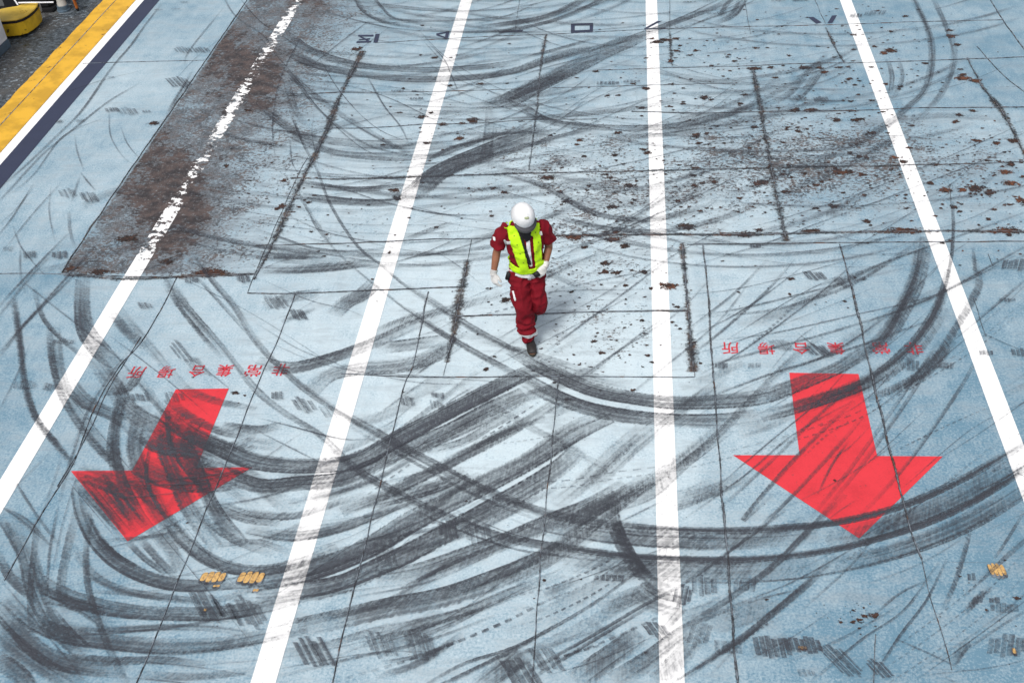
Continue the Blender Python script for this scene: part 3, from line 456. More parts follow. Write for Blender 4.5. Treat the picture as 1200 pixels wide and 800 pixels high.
# tread prints: rows of short bars
PRINTS = [(825, 687, .25, .30, 4, .0), (872, 687, .22, .2, 4, .2), (853, 760, .26, .2, 4, .0), (905, 760, .34, .26, 6, -.1), (940, 757, .34, .22, 7, -.15), (447, 757, .28, .32, 5, -.5), (493, 757, .28, .36, 6, -.4), (244, 712, .30, .42, 6, -.75), (288, 720, .36, .40, 6, -.75), (560, 627, .28, .32, 5, -.25), (524, 622, .2, .3, 4, -.3), (713, 679, .30, .1, 5, 0), (1180, 758, .36, .28, 6, .35), (1176, 714, .26, .12, 5, .2), (1165, 705, .1, .08, 2, .2), (452, 652, .22, .4, 4, -.35), (368, 766, .3, .4, 5, -.7), (640, 775, .24, .34, 4, -.6), (612, 790, .3, .4, 4, -.6), (770, 740, .22, .2, 4, -.6),
          (215, 60, .34, .34, 6, -.7), (236, 60, .34, .34, 6, -.7), (210, 98, .4, .5, 7, -.75), (150, 132, .34, .34, 5, -.7), (172, 132, .16, .12, 3, -.6), (132, 130, .26, .2, 4, -.6), (186, 13, .2, .08, 3, 0), (206, 12, .2, .08, 3, 0), (216, 4, .16, .08, 3, 0), (95, 143, .16, .14, 3, 0), (70, 144, .14, .1, 3, 0), (130, 92, .12, .08, 2, 0), (80, 228, .3, .36, 4, -.7), (105, 232, .3, .4, 5, -.7), (35, 300, .2, .2, 3, -.5), (70, 300, .24, .22, 3, -.4), (10, 293, .16, .16, 3, -.2), (30, 453, .3, .18, 5, -.2), (62, 455, .26, .18, 4, -.2), (75, 402, .3, .12, 5, -.1), (213, 413, .2, .5, 4, -.85), (232, 430, .24, .5, 4, -.85), (205, 467, .24, .25, 4, -.6), (165, 467, .24, .2, 4, -.6), (170, 360, .2, .2, 4, -.7), (225, 330, .2, .16, 4, -.3), (285, 328, .2, .22, 3, -.4),
          (915, 406, .26, .26, 5, -.35), (958, 412, .28, .26, 5, -.5), (1067, 430, .2, .2, 4, .2), (1108, 430, .18, .16, 4, .2), (845, 430, .16, .12, 4, .1), (884, 430, .16, .12, 4, .1), (955, 325, .26, .22, 4, -.4), (987, 332, .22, .24, 4, -.4), (1005, 328, .22, .14, 4, -.3), (1190, 312, .34, .30, 5, .4), (1180, 353, .2, .1, 4, .1), (980, 253, .3, .14, 6, .1), (935, 117, .3, .26, 6, -.2), (962, 118, .24, .22, 5, -.2), (712, 99, .4, .14, 6, 0), (740, 97, .3, .12, 5, 0), (808, 4, .26, .06, 4, 0), (830, 3, .22, .06, 4, 0), (1025, 17, .4, .26, 5, .4), (1003, 20, .24, .2, 4, .3), (912, 2, .3, .16, 4, .4), (938, 1, .3, .16, 4, .4), (840, 17, .4, .16, 4, -.2), (1155, 415, .16, .1, 4, .1), (1195, 415, .2, .16, 4, .1), (885, 290, .16, .12, 4, 0),
          (466, 108, .24, .1, 5, 0), (490, 108, .24, .1, 5, 0), (488, 117, .24, .1, 5, 0), (345, 95, .16, .3, 3, -.6), (478, 472, .18, .2, 3, -.3), (512, 476, .16, .2, 4, -.3), (513, 465, .16, .12, 3, -.2), (325, 357, .3, .3, 5, -.7), (318, 350, .2, .2, 4, -.6), (350, 370, .2, .26, 4, -.6), (357, 476, .26, .3, 4, -.7), (387, 484, .2, .24, 4, -.7), (325, 465, .14, .16, 3, -.3), (985, 775, .2, .36, 7, -.7), (1030, 785, .16, .2, 5, -.6), (1145, 705, .1, .1, 3, .4), (1138, 678, .08, .14, 2, .1), (945, 790, .16, .1, 4, -.2), (800, 700, .18, .3, 4, .2), (820, 745, .2, .3, 4, .3)]
class Strip:
    def __init__(s): s.v, s.f, s.a, s.b, s.c = [], [], [], [], []
def split_build(name, S_, mat, parent=None, inside=None):
    """keeps the faces chosen by inside(face centre)"""
    V = np.array(S_.v); keep = [f for f in S_.f if inside is None or inside(V[list(f)].mean(0))]
    if not keep: return None
    idx = sorted({i for f in keep for i in f}); mp = {i: k for k, i in enumerate(idx)}
    g_ = lambda a: np.array([a[i] for i in idx])
    vv = g_(S_.v)
    if parent is not None: vv = vv-np.array(parent.location)
    at = {k_: g_(a_) for k_, a_ in (('uvw', S_.a), ('mka', S_.b), ('mkb', S_.c)) if a_}
    return mesh_obj(name, vv, [tuple(mp[i] for i in f) for f in keep], mat, parent, at)
ST = Strip(); zc = .0085
for n, (w, op, kind, pts, dash, fade) in enumerate(MARKS):
    path = spline([P(*q) for q in pts], .07); k = len(path)
    mx, my = np.mean([q[0] for q in pts]), np.mean([q[1] for q in pts])
    if mx < 430 and my > 575: w *= .66; op *= .93
    if kind in 'WD' and my > 400: w *= .84; op *= .95
    tot = sum((path[i+1]-path[i]).length for i in range(k-1)); sd = R.uniform(0, 9)
    def ribbon(w_, o_in, st, shift, z):
        base = len(ST.v); ln = 0.0; nu = 4 if w_ > .1 else 2
        for i, p in enumerate(path):
            t = (path[min(i+1, k-1)]-path[max(i-1, 0)]).normalized(); s_ = Vector((t.y, -t.x, 0))
            if i: ln += (p-path[i-1]).length
            wob = 1+.16*mnoise.noise((ln*1.7, sd, 0)); fd = min(1, .35+min(ln, tot-ln)/max(.05, min(fade, tot*.3))*.65)
            o_ = o_in*fd*(1+.28*mnoise.noise((ln*.8, sd, 5+shift)))
            for j in range(nu+1):
                u = j/nu; q = p+s_*((u-.5)*w_*wob+shift*w*wob); ST.v.append((q.x, q.y, z)); ST.a.append((u, ln, w_)); ST.b.append((o_, sd, dash)); ST.c.append(st)
        for i in range(k-1):
            for j in range(nu): a0 = base+i*(nu+1)+j; ST.f.append((a0, a0+1, a0+nu+2, a0+nu+1))
    ribbon(w, op, KIND[kind], 0, .0085+n*.00002)
    if kind in 'WDC' and w > .11 and op > .55:        # the shoulders of the tyre leave darker lines
        sg = 1 if math.modf(sd*3.7)[0] > .45 else -1
        ribbon(.030, min(1, op*1.05), KIND['T'], .45*sg, .0085+n*.00002+.000007)
        if R.random() < .6: ribbon(.018, op*.8, KIND['T'], R.uniform(-.3, .3), .0085+n*.00002+.000012)
zb = .0085+len(MARKS)*.00002
for n, (px, py, w, l, nb, lean) in enumerate(PRINTS):
    c = P(px, py); sd = R.uniform(0, 9)
    o_ = R.uniform(.55, .95); w *= .82
    for q in range(nb):
        x = c.x+(q+.5-nb/2)*w/nb; hw = w/nb*.5*R.uniform(.80, 1.08); hl = l/2*R.uniform(.5, .85)*(1-.35*((q+.5-nb/2)/(nb/2))**2); dy = R.uniform(-.04, .04)*l; base = len(ST.v)
        for i in range(4):
            tt = i/3*2-1
            for u in (0, .5, 1):
                ST.v.append((x+(u-.5)*2*hw-lean*tt*hl*-1, c.y+dy+tt*hl, zb+n*.00001)); ST.a.append((u, tt*hl, 2*hw)); ST.b.append((o_, sd+q, 0)); ST.c.append((.3, .1, .22))
        for i in range(3):
            for j in (0, 1): a0 = base+i*3+j; ST.f.append((a0, a0+1, a0+4, a0+3))
def in_poly(poly):
    pts = [P(*q) for q in poly]
    def f(c):
        r = False; j = len(pts)-1
        for i in range(len(pts)):
            a, b_ = pts[i], pts[j]
            if (a.y > c[1]) != (b_.y > c[1]) and c[0] < (b_.x-a.x)*(c[1]-a.y)/(b_.y-a.y)+a.x: r = not r
            j = i
        return r
    return f
inL, inR = in_poly(ARROW_L), in_poly(ARROW_R)
tag(split_build('tyre_marks', ST, M_RUBBER, None, lambda c: not (inL(c) or inR(c))), kind='stuff')
tag(split_build('tyre_marks', ST, M_RUBBER, arrow_l, inL), kind='stuff')
tag(split_build('tyre_marks', ST, M_RUBBER, arrow_r, inR), kind='stuff')

# ------------------------------------------------------------------ weld seams, their dirt, rust spots
def seam_material():
    g = NT('weld_seam_dirt'); pos = g.pos(); A = g.xyz(g.attr('uvw').outputs['Vector']); B = g.xyz(g.attr('mka').outputs['Vector'])
    e = g.m('SUBTRACT', 1.0, g.m('ABSOLUTE', g.m('SUBTRACT', g.m('MULTIPLY', A[0], 2.0), 1.0)))
    n = g.m('ADD', g.m('MULTIPLY', g.noise(pos, 24, 6, .75), .72), g.m('MULTIPLY', g.noise(pos, 3, 3), .28))
    d = g.m('ADD', g.m('MULTIPLY', e, .5), g.m('MULTIPLY', B[0], .32))
    al = g.ss(g.m('ADD', n, d), .96, 1.16)
    c = g.mix(g.ss(g.noise(pos, 4, 4), .48, .62), (.028, .029, .033), g.mix(B[2], (.05, .045, .043), (.13, .062, .035)))
    c = g.mix(g.ss(g.noise(pos, 55, 2), .64, .7), c, (.30, .27, .2))
    g.bsdf(c, .75, spec=.2, alpha=g.m('MULTIPLY', al, .82)); return g.mat
def bead_material():
    g = NT('weld_bead'); pos = g.pos()
    c = g.mix(g.ss(g.noise(pos, 9, 5, .7), .40, .58), (.032, .032, .036), (.17, .20, .23)); c = g.mix(g.ss(g.noise(pos, 5, 3), .6, .68), c, (.10, .05, .03))
    g.bsdf(c, .7, g.bump(g.noise(pos, 60, 3), .6, .01), spec=.25); return g.mat
M_SEAM, M_BEAD = seam_material(), bead_material()
# (bead width, dirt width, dirt 0..1, rust 0..1, positions)
SEAMS = [(.016, .07, .5, .1, [(655, 443), (650, 490), (643, 560), (637, 620), (631, 690), (624, 800)]), (.016, .08, .5, .1, [(502, 342), (495, 375), (484, 430), (476, 445), (462, 500), (447, 560), (434, 615), (415, 690), (398, 760), (388, 805)]), (.014, .06, .45, .1, [(346, 345), (325, 400), (300, 455), (270, 530), (245, 590), (215, 665), (185, 740), (158, 805)]), (.014, .06, .4, 0, [(208, 325), (170, 395), (140, 430), (110, 480), (85, 545), (50, 600), (5, 680)]), (.01, .05, .3, 0, [(165, 395), (128, 455), (110, 495), (68, 570)]),
         (.018, .10, .6, .1, [(824, 288), (830, 350), (836, 440), (842, 520), (848, 600), (855, 680), (861, 760), (866, 800)]), (.02, .10, .7, .1, [(984, 287), (993, 318), (1006, 370), (1018, 425), (1036, 500), (1055, 575), (1070, 630), (1080, 655)]), (.008, .04, .3, 0, [(1080, 655), (1090, 700), (1105, 745), (1115, 785)]), (.008, .05, .5, .2, [(1026, 743), (1025, 770), (1024, 800)]),
         (.018, .10, .75, .5, [(290, 344), (350, 344), (430, 341), (500, 338), (540, 337)]), (.006, .04, .4, 0, [(290, 344), (300, 318), (345, 215), (360, 185)]), (.022, .26, .75, .35, [(298, 328), (325, 275), (352, 215), (378, 165), (400, 110), (425, 60)]), (.02, .10, .7, .6, [(535, 371), (600, 369), (660, 367), (740, 365), (805, 364)]), (.012, .07, .55, .3, [(400, 438), (480, 442), (560, 442), (650, 441), (740, 442), (814, 442)]), (.012, .05, .5, 0, [(814, 442), (808, 380), (801, 285)]), (.03, .18, .8, .6, [(812, 436), (807, 370), (802, 315), (799, 285)]),
         (.022, .22, .75, .2, [(524, 425), (532, 385), (540, 345), (548, 305)]), (.006, .04, .4, 0, [(520, 440), (524, 425)]), (.006, .03, .4, 0, [(548, 305), (553, 280)]), (.024, .13, .85, .8, [(600, 277), (680, 276), (780, 275), (880, 275), (960, 273), (1040, 272), (1120, 271), (1205, 272)]), (.014, .06, .7, .1, [(805, 287), (880, 286), (960, 285), (1080, 284), (1205, 283)]), (.012, .1, .6, .6, [(300, 288), (380, 286), (440, 284), (500, 281), (560, 280), (600, 278)]),
         (.012, .12, .7, .5, [(340, 209), (400, 210), (480, 208), (560, 205), (640, 203), (740, 201), (860, 198), (950, 196), (1060, 194), (1205, 190)]), (.01, .08, .5, .3, [(380, 151), (440, 150), (500, 146), (560, 145), (620, 141), (700, 140)]), (.012, .10, .65, .4, [(740, 131), (820, 133), (900, 131), (1000, 130), (1080, 127), (1205, 126)]), (.01, .08, .6, .3, [(870, 78), (940, 75), (1010, 74), (1100, 71), (1205, 67)]), (.008, .03, .35, 0, [(440, 51), (560, 44), (660, 40), (760, 35), (860, 32), (960, 30), (1080, 26), (1175, 24)]), (.006, .04, .4, .3, [(330, 111), (400, 109), (500, 108), (600, 105), (700, 102), (860, 98)]), (.006, .04, .4, .1, [(700, 83), (790, 80), (870, 78)]),
         (.024, .22, .75, .2, [(882, 82), (890, 120), (898, 165), (907, 215), (917, 262), (922, 283)]), (.018, .16, .65, .3, [(1133, 68), (1150, 100), (1170, 125), (1185, 150), (1202, 185)]), (.02, .08, .7, 0, [(1160, 0), (1176, 25), (1205, 65)]), (.012, .05, .5, .2, [(1145, 55), (1175, 88), (1205, 112)]), (.018, .14, .6, .4, [(640, 40), (634, 75), (630, 120), (625, 160), (620, 200)]), (.018, .16, .6, .8, [(785, 38), (786, 60), (788, 78)]), (.008, .06, .4, 0, [(785, 0), (785, 38)]), (.008, .05, .4, 0, [(872, 0), (879, 40)]), (.006, .03, .3, 0, [(609, 0), (603, 40)]),
         (.02, .14, .6, .4, [(968, 33), (978, 55), (990, 75)]), (.008, .06, .4, 0, [(955, 0), (967, 28)]), (.01, .05, .3, 0, [(0, 321), (60, 321), (140, 324), (220, 325), (300, 322)]), (.016, .2, .7, .5, [(75, 322), (150, 327), (230, 323), (300, 321)]), (.008, .03, .35, 0, [(97, 75), (160, 73), (240, 71)]), (.006, .04, .5, .2, [(300, 117), (350, 112), (400, 108)]), (.012, .10, .75, .2, [(72, 320), (100, 277), (127, 237), (152, 200), (203, 127), (235, 80), (283, 10), (292, -3)]), (.006, .03, .3, 0, [(1113, 215), (1114, 245)]), (.006, .03, .4, 0, [(1140, 350), (1155, 395)]), (.008, .03, .4, 0, [(1158, 298), (1164, 312)])]
SD = Strip(); bead = bmesh.new()
for n, (bw, dw, dirt_, rust_, pts) in enumerate(SEAMS):
    if dw < .12: dw *= .55
    else: dw *= 1.4; dirt_ -= .14; bw *= .8; dirt_ -= .12; bw *= .8
    path = spline([P(*q) for q in pts], .09); base = len(SD.v); prev = None
    for i, p in enumerate(path):
        t = (path[min(i+1, len(path)-1)]-path[max(i-1, 0)]).normalized(); s_ = Vector((t.y, -t.x, 0))
        off_ = s_*(.012*mnoise.noise((p.x*3, p.y*3, n)))
        wv = .62*dw*(1+.5*mnoise.noise((p.x*1.3, p.y*1.3, n+9)))
        for u in (0, .5, 1): q = p+off_+s_*(u-.5)*1.5*wv; SD.v.append((q.x, q.y, .0055+n*.00002)); SD.a.append((u, 0, wv)); SD.b.append((dirt_+.4*mnoise.noise((p.x*.9, p.y*.9, n)), n, rust_)); SD.c.append((0, 0, 0))
        hw = bw*.5*max(.35, 1+.7*mnoise.noise((p.x*4, p.y*4, 2.0))); hh = .0095+bw*.16
        hw *= .62; ring = [bead.verts.new(p+off_+s_*a*hw+Vector((0, 0, b_))) for a, b_ in ((-1, .0), (-.6, hh), (.6, hh), (1, .0))]
        if prev:
            for k in range(3): bead.faces.new((prev[k], prev[k+1], ring[k+1], ring[k]))
        prev = ring
    for i in range(len(path)-1):
        for j in (0, 1): a0 = base+i*3+j; SD.f.append((a0, a0+1, a0+4, a0+3))
tag(split_build('seam_dirt', SD, M_SEAM), kind='stuff')
me = bpy.data.meshes.new('weld_seams'); bmesh.ops.recalc_face_normals(bead, faces=bead.faces[:]); bead.to_mesh(me); bead.free(); me.materials.append(M_BEAD)
o = bpy.data.objects.new('weld_seams', me); COL.objects.link(o); tag(o, kind='structure')

def rust_material():
    g = NT('rust_spot'); pos = g.pos(); A = g.xyz(g.attr('uvw').outputs['Vector'])
    n = g.noise(pos, 26, 5, .7)
    al = g.ss(g.m('ADD', g.m('ADD', g.m('MULTIPLY', n, 1.1), g.m('MULTIPLY', g.noise(pos, 75, 3, .6), .5)), A[0]), .93, 1.06)
    c = g.mix(g.ss(g.noise(pos, 30, 4, .65), .4, .62), (.022, .019, .019), (.060, .034, .027))
    c = g.mix(g.m('MULTIPLY', A[1], g.ss(g.noise(pos, 16, 3, .6), .40, .55)), c, (.125, .052, .030))
    g.bsdf(c, .85, g.bump(n, .5, .01), spec=.15, alpha=al); return g.mat
M_RUST = rust_material()
RS = Strip()
def spot(px, py, r, el=1.25, orange=0.0):
    r *= 1.35; el = 1+(el-1)*.45
    c = P(px, py); k = len(RS.v); r *= .60; z = .0066+(k % 40)*.00001
    RS.v.append((c.x, c.y, z)); RS.a.append((.50, orange, 0)); ph = R.uniform(0, 9)
    for i in range(12):
        a = i/12*2*math.pi; rr = r*(1+.55*mnoise.noise((math.cos(a)*1.3+ph, math.sin(a)*1.3, k*.37)))*1.35
        RS.v.append((c.x+math.cos(a)*rr*el, c.y+math.sin(a)*rr/el**.5, z)); RS.a.append((-.28, orange, 0))
    for i in range(12): RS.f.append((k, k+1+i, k+1+(i+1) % 12))
for s in [(1048, 185, .10, 1.2, .8), (1016, 260, .10, 1.2, .3), (1012, 229, .06, 1.2, .4), (984, 202, .16, 1.6, .5), (1010, 205, .12, 1, .3), (1108, 223, .12, 1.6, .9), (1128, 223, .1, 1.4, .8), (1090, 215, .08, 1.4, .2), (1185, 215, .16, 1.4, 1), (1196, 235, .14, 1.3, 1), (1178, 202, .14, 1.5, .9), (1158, 257, .07, 1, .1), (1147, 264, .05, 1, .1), (1165, 246, .06, 1.2, .3), (1036, 63, .12, 1.3, .6), (1025, 55, .08, 1.4, .2), (1114, 43, .14, 1.2, .7), (1112, 36, .1, 1.5, .2), (1122, 53, .1, 1.5, .1), (1130, 92, .18, 2.2, .8), (1143, 95, .14, 2, .6), (1128, 88, .1, 1.6, .4), (1168, 168, .10, 1.2, .5), (1139, 130, .08, 1.6, .2), (998, 130, .1, 2, .3), (1009, 140, .09, 2, .2), (995, 93, .1, 1.2, .1), (1038, 99, .08, 1.2, .3), (943, 80, .14, 1.8, .1), (966, 85, .1, 1.6, .3), (960, 80, .1, 1.5, .1),
          (792, 46, .1, 1.3, .2), (793, 60, .1, 1.2, .3), (786, 72, .12, .7, .6), (776, 47, .1, 1.6, .1), (816, 60, .1, 1.6, .2), (763, 46, .08, 1.6, .3), (867, 122, .08, 1.4, 0), (756, 104, .12, 1.6, .1), (800, 122, .08, 1.3, 0), (754, 176, .08, 1.5, -.2), (752, 127, .1, 1.6, 0), (785, 335, .16, 1.7, .9), (777, 334, .08, 1.6, .6), (755, 319, .10, 1.5, 0), (709, 319, .09, 1.6, .2), (710, 309, .1, 1.6, 0), (722, 320, .1, 1.6, 0), (672, 278, .14, 2, .5), (718, 281, .14, 2.2, .4), (722, 272, .08, 1.2, .5), (656, 225, .08, 1.2, .3), (813, 206, .08, 1.6, -.3), (813, 218, .09, 1.3, .2), (890, 215, .16, 1.6, .5), (837, 213, .1, 1.3, .2), (850, 275, .12, 2.2, .5), (874, 275, .18, 2.5, -.2), (889, 270, .1, 1.2, -.3), (950, 271, .14, 2.4, .1), (1060, 271, .2, 3, .4), (1176, 271, .16, 2.4, .5), (679, 165, .08, 1.2, .4), (676, 170, .07, 1.6, .3), (645, 159, .06, 1.4, 0), (418, 58, .14, 1.7, .1), (422, 56, .08, 1.6, 0), (330, 242, .1, .9, .4), (325, 245, .08, 1, .2), (333, 212, .1, 1.2, .4), (539, 163, .12, 1.5, .4), (541, 145, .1, 1.6, .3), (518, 146, .1, 1.6, .2), (510, 68, .1, 1.5, .1), (150, 280, .2, 2, 0), (245, 320, .26, 2.4, .3), (118, 319, .16, 2, 0), (196, 307, .12, 1.6, -.3), (85, 315, .14, 1.4, .3), (180, 145, .14, 1.3, 0), (266, 195, .1, .7, -.3), (290, 130, .1, 1.4, -.1)]: spot(*s)
for (cx, cy, sx, sy, n, r0, orange) in ((930, 200, 130, 45, 210, .024, .2), (1030, 60, 60, 35, 45, .035, .2), (690, 330, 70, 60, 130, .019, .0), (720, 220, 110, 50, 190, .022, .1), (860, 60, 80, 30, 60, .03, .1), (930, 140, 100, 40, 90, .03, .15), (1170, 210, 50, 50, 70, .04, .6), (505, 175, 60, 60, 130, .022, .2), (540, 85, 60, 40, 25, .03, .1), (700, 415, 80, 40, 45, .025, .1), (760, 120, 80, 60, 130, .022, .1), (1010, 722, 30, 12, 14, .022, .2), (1180, 720, 60, 40, 8, .02, 0), (420, 280, 90, 40, 40, .022, 0), (340, 220, 40, 60, 40, .03, .2), (940, 330, 60, 40, 18, .016, 0), (600, 500, 300, 250, 60, .012, 0)):
    for i in range(int(n*(1.7 if cx < 800 else 3.0))):
        spot(cx+R.gauss(0, sx*.8), cy+R.gauss(0, sy*.8), r0*.62*R.lognormvariate(0, .75), R.uniform(1.1, 1.9), R.uniform(-.2, .5)*orange*2)
tag(split_build('rust_spots', RS, M_RUST), kind='stuff')
# patches where the blue paint is rubbed through to tan primer, striped by tyre lugs
def worn_material():
    g = NT('tan_primer'); pos = g.pos(); n = g.noise(pos, 40, 4, .7)
    g.bsdf(g.mix(g.ss(n, .42, .7), (.56, .35, .13), (.22, .13, .06)), .7, g.bump(n, .4, .006), spec=.2); return g.mat
M_TAN = worn_material(); M_BLACK_RIM = bead_material(); vs, fs = [], []; vs2, fs2 = [], []
def lug(px, py, w, l, nb, lean):
    c = P(px, py)
    for q in range(nb):
        t = (q+.5-nb/2)/(nb/2); x = c.x+t*w/2*.96; hw = w/nb*.5*.90; hl = l/2*math.sqrt(max(.25, 1-.62*t*t)); 
        for V, F, s, z in ((vs, fs, 1.0, .0115), (vs2, fs2, 1.28, .0095)):
            k = len(V); m_ = 14
            for i in range(m_):
                a = i/m_*2*math.pi; ca, sa = math.cos(a), math.sin(a); ex = math.copysign(abs(ca)**.6, ca)*hw*s; ey = math.copysign(abs(sa)**.7, sa)*hl*s-(.012 if s > 1 else 0)
                V.append((x+ex+lean*ey, c.y+ey, z+.00006*q))
            F.append(tuple(range(k, k+m_)))
lug(250, 676.5, .215, .115, 4, .16); lug(294.5, 677, .225, .125, 4, .16); lug(1168, 668, .13, .13, 4, -.1)
lug(254, 687, .06, .025, 2, .2); lug(300, 692, .05, .03, 2, .2); lug(241, 715, .03, .025, 1, .2); lug(940, 759, .07, .025, 3, 0); lug(1188, 763, .03, .05, 1, 0)
o = mesh_obj('worn_lug_rims', vs2, fs2, M_BLACK_RIM); tag(o, kind='stuff')
o = mesh_obj('bare_primer_patches', vs, fs, M_TAN); tag(o, kind='stuff')
# ------------------------------------------------------------------ the worker
def cloth_material(name, col, dark=.55, weave=260, rough=.85, stain=.35, bump=.25):
    g = NT(name); tc = g.t.nodes.new('ShaderNodeTexCoord').outputs['Object']
    n = g.noise(tc, 9, 5, .6); f = g.noise(tc, weave, 2, .5)
    c = g.mix(g.m('MULTIPLY', g.ss(n, .42, .68), stain), col, tuple(k*dark for k in col))
    g.bsdf(c, rough, g.bump(g.m('ADD', g.m('MULTIPLY', n, 1.0), g.m('MULTIPLY', f, .3)), bump, .006), spec=.2); return g.mat
M_SKIN = cloth_material('skin', (.24, .105, .06), .75, 90, .5, .3, .08)
M_COVER = cloth_material('red_workwear', (.155, .003, .010), .45)
M_HIVIS = cloth_material('lime_hi_vis_fabric', (.46, .76, .012), .62, 200, .7, .5)
M_TAPE = cloth_material('silver_white_tape', (.62, .63, .64), .7, 200, .5, .5)
M_GLOVE = cloth_material('white_cotton_glove', (.60, .59, .57), .5, 220, .9, .7)
M_BOOT = cloth_material('black_boot_leather', (.022, .02, .02), 2.2, 60, .5, .5)
M_SOLE = cloth_material('boot_sole', (.05, .045, .035), .6, 60, .8)
M_HELM = cloth_material('white_helmet_shell', (.66, .665, .67), .80, 40, .4, .6, .05)
M_PEAK = cloth_material('shaded_helmet_peak', (.055, .055, .062), .7, 40, .45, .4, .05)  # shade on the peak and under its brim put into this grey
M_BLACK = cloth_material('black_nylon', (.014, .014, .016), 1.8, 80, .6)
M_HAIR = cloth_material('black_hair', (.010, .009, .008), 1.6, 150, .6)
M_PATCH = cloth_material('faded_green_sticker', (.32, .36, .22), .7, 60, .5)
WO = P(621, 408); WF = Vector((-WO.x, -WO.y, 0)).normalized(); WR = Vector((-WF.y, WF.x, 0))
W2L = Matrix((WR, -WF, Vector((0, 0, 1))))            # world direction -> the worker's own axes (x to his left, -y forward)
def V3(x, f, z): return Vector((x, -f, z))
def loft(bm, secs, n=20, cap=True):
    """secs: (centre, right vector, up vector) elliptical rings"""
    rings = [[bm.verts.new(c+a*math.cos(t)+b_*math.sin(t)) for t in (2*math.pi*i/n for i in range(n))] for c, a, b_ in secs]
    for A_, B_ in zip(rings, rings[1:]):
        for i in range(n): bm.faces.new((A_[i], A_[(i+1) % n], B_[(i+1) % n], B_[i]))
    if cap: bm.faces.new(rings[0][::-1]); bm.faces.new(rings[-1])
def limb(bm, pts, radii, n=18, flat=1.0, side=None, rounded=True):
    """tapered tube through pts; radii may be (r) or (rx, ry)"""
    P_ = [Vector(p) for p in pts]; cum = [0]
    for a, b_ in zip(P_, P_[1:]): cum.append(cum[-1]+(b_-a).length)
    path = []; rad = []
    sp = spline(P_, .02); L = [0]
    for a, b_ in zip(sp, sp[1:]): L.append(L[-1]+(b_-a).length)
    sc = cum[-1]/L[-1]; secs = []
    ref = Vector(side) if side is not None else Vector((1, 0, 0))
    rr = [(q, q) if not isinstance(q, tuple) else q for q in radii]
    for i, p in enumerate(sp):
        t = (sp[min(i+1, len(sp)-1)]-sp[max(i-1, 0)]).normalized(); a = (ref-t*ref.dot(t)).normalized(); b_ = t.cross(a)
        rx = np.interp(L[i]*sc, cum, [q[0] for q in rr]); ry = np.interp(L[i]*sc, cum, [q[1] for q in rr]); secs.append((p, a*rx, b_*ry, t))
    if rounded:
        p, a, b_, t = secs[0]; r0 = min(a.length, b_.length); p2, a2, b2, t2 = secs[-1]; r2 = min(a2.length, b2.length)
        secs = [(p-t*r0*.85, a*.45, b_*.45, t), (p-t*r0*.5, a*.82, b_*.82, t)]+secs+[(p2+t2*r2*.5, a2*.82, b2*.82, t2), (p2+t2*r2*.85, a2*.45, b2*.45, t2)]
    loft(bm, [s[:3] for s in secs], n)
def ball(bm, c, r, mat=None):
    m_ = Matrix.Translation(c) @ (mat.to_4x4() if mat else Matrix()) @ Matrix.Diagonal((*r, 1))
    bmesh.ops.create_icosphere(bm, subdivisions=3, radius=1, matrix=m_)
def remesh(bm, voxel, smooth=2):
    bmesh.ops.recalc_face_normals(bm, faces=bm.faces[:])
    me = bpy.data.meshes.new('tmp'); bm.to_mesh(me); bm.free(); o = bpy.data.objects.new('tmp', me); COL.objects.link(o)
    md = o.modifiers.new('r', 'REMESH'); md.mode = 'VOXEL'; md.voxel_size = voxel
    if smooth: m2 = o.modifiers.new('s', 'SMOOTH'); m2.factor = .5; m2.iterations = smooth
    bpy.context.view_layer.update(); out = bpy.data.meshes.new_from_object(o.evaluated_get(bpy.context.evaluated_depsgraph_get()))
    bpy.data.objects.remove(o); return out
def finish(me, name, mat, parent=None, smooth=True):
    me.name = name; me.materials.clear(); me.materials.append(mat); me.polygons.foreach_set('use_smooth', [smooth]*len(me.polygons))
    o = bpy.data.objects.new(name, me); COL.objects.link(o)
    if parent: o.parent = parent
    return o
def wrinkle(me, fn):
    nn = [v.normal.copy() for v in me.vertices]
    for v, n in zip(me.vertices, nn): v.co += n*fn(v.co)
    me.update()
def cut(me, planes):
    """opens a garment: keeps what lies on the positive side of each (point, normal)"""
    bm = bmesh.new(); bm.from_mesh(me)
    for co, no, where in planes:
        fs_ = [f for f in bm.faces if where(f.calc_center_median())]; gm = set(fs_)
        for f in fs_: gm.update(f.verts); gm.update(f.edges)
        r_ = bmesh.ops.bisect_plane(bm, geom=list(gm), plane_co=co, plane_no=no)
        bmesh.ops.delete(bm, geom=[f for f in bm.faces if where(f.calc_center_median()) and (f.calc_center_median()-co).dot(no) < 0], context='FACES')
    bm.to_mesh(me); bm.free()
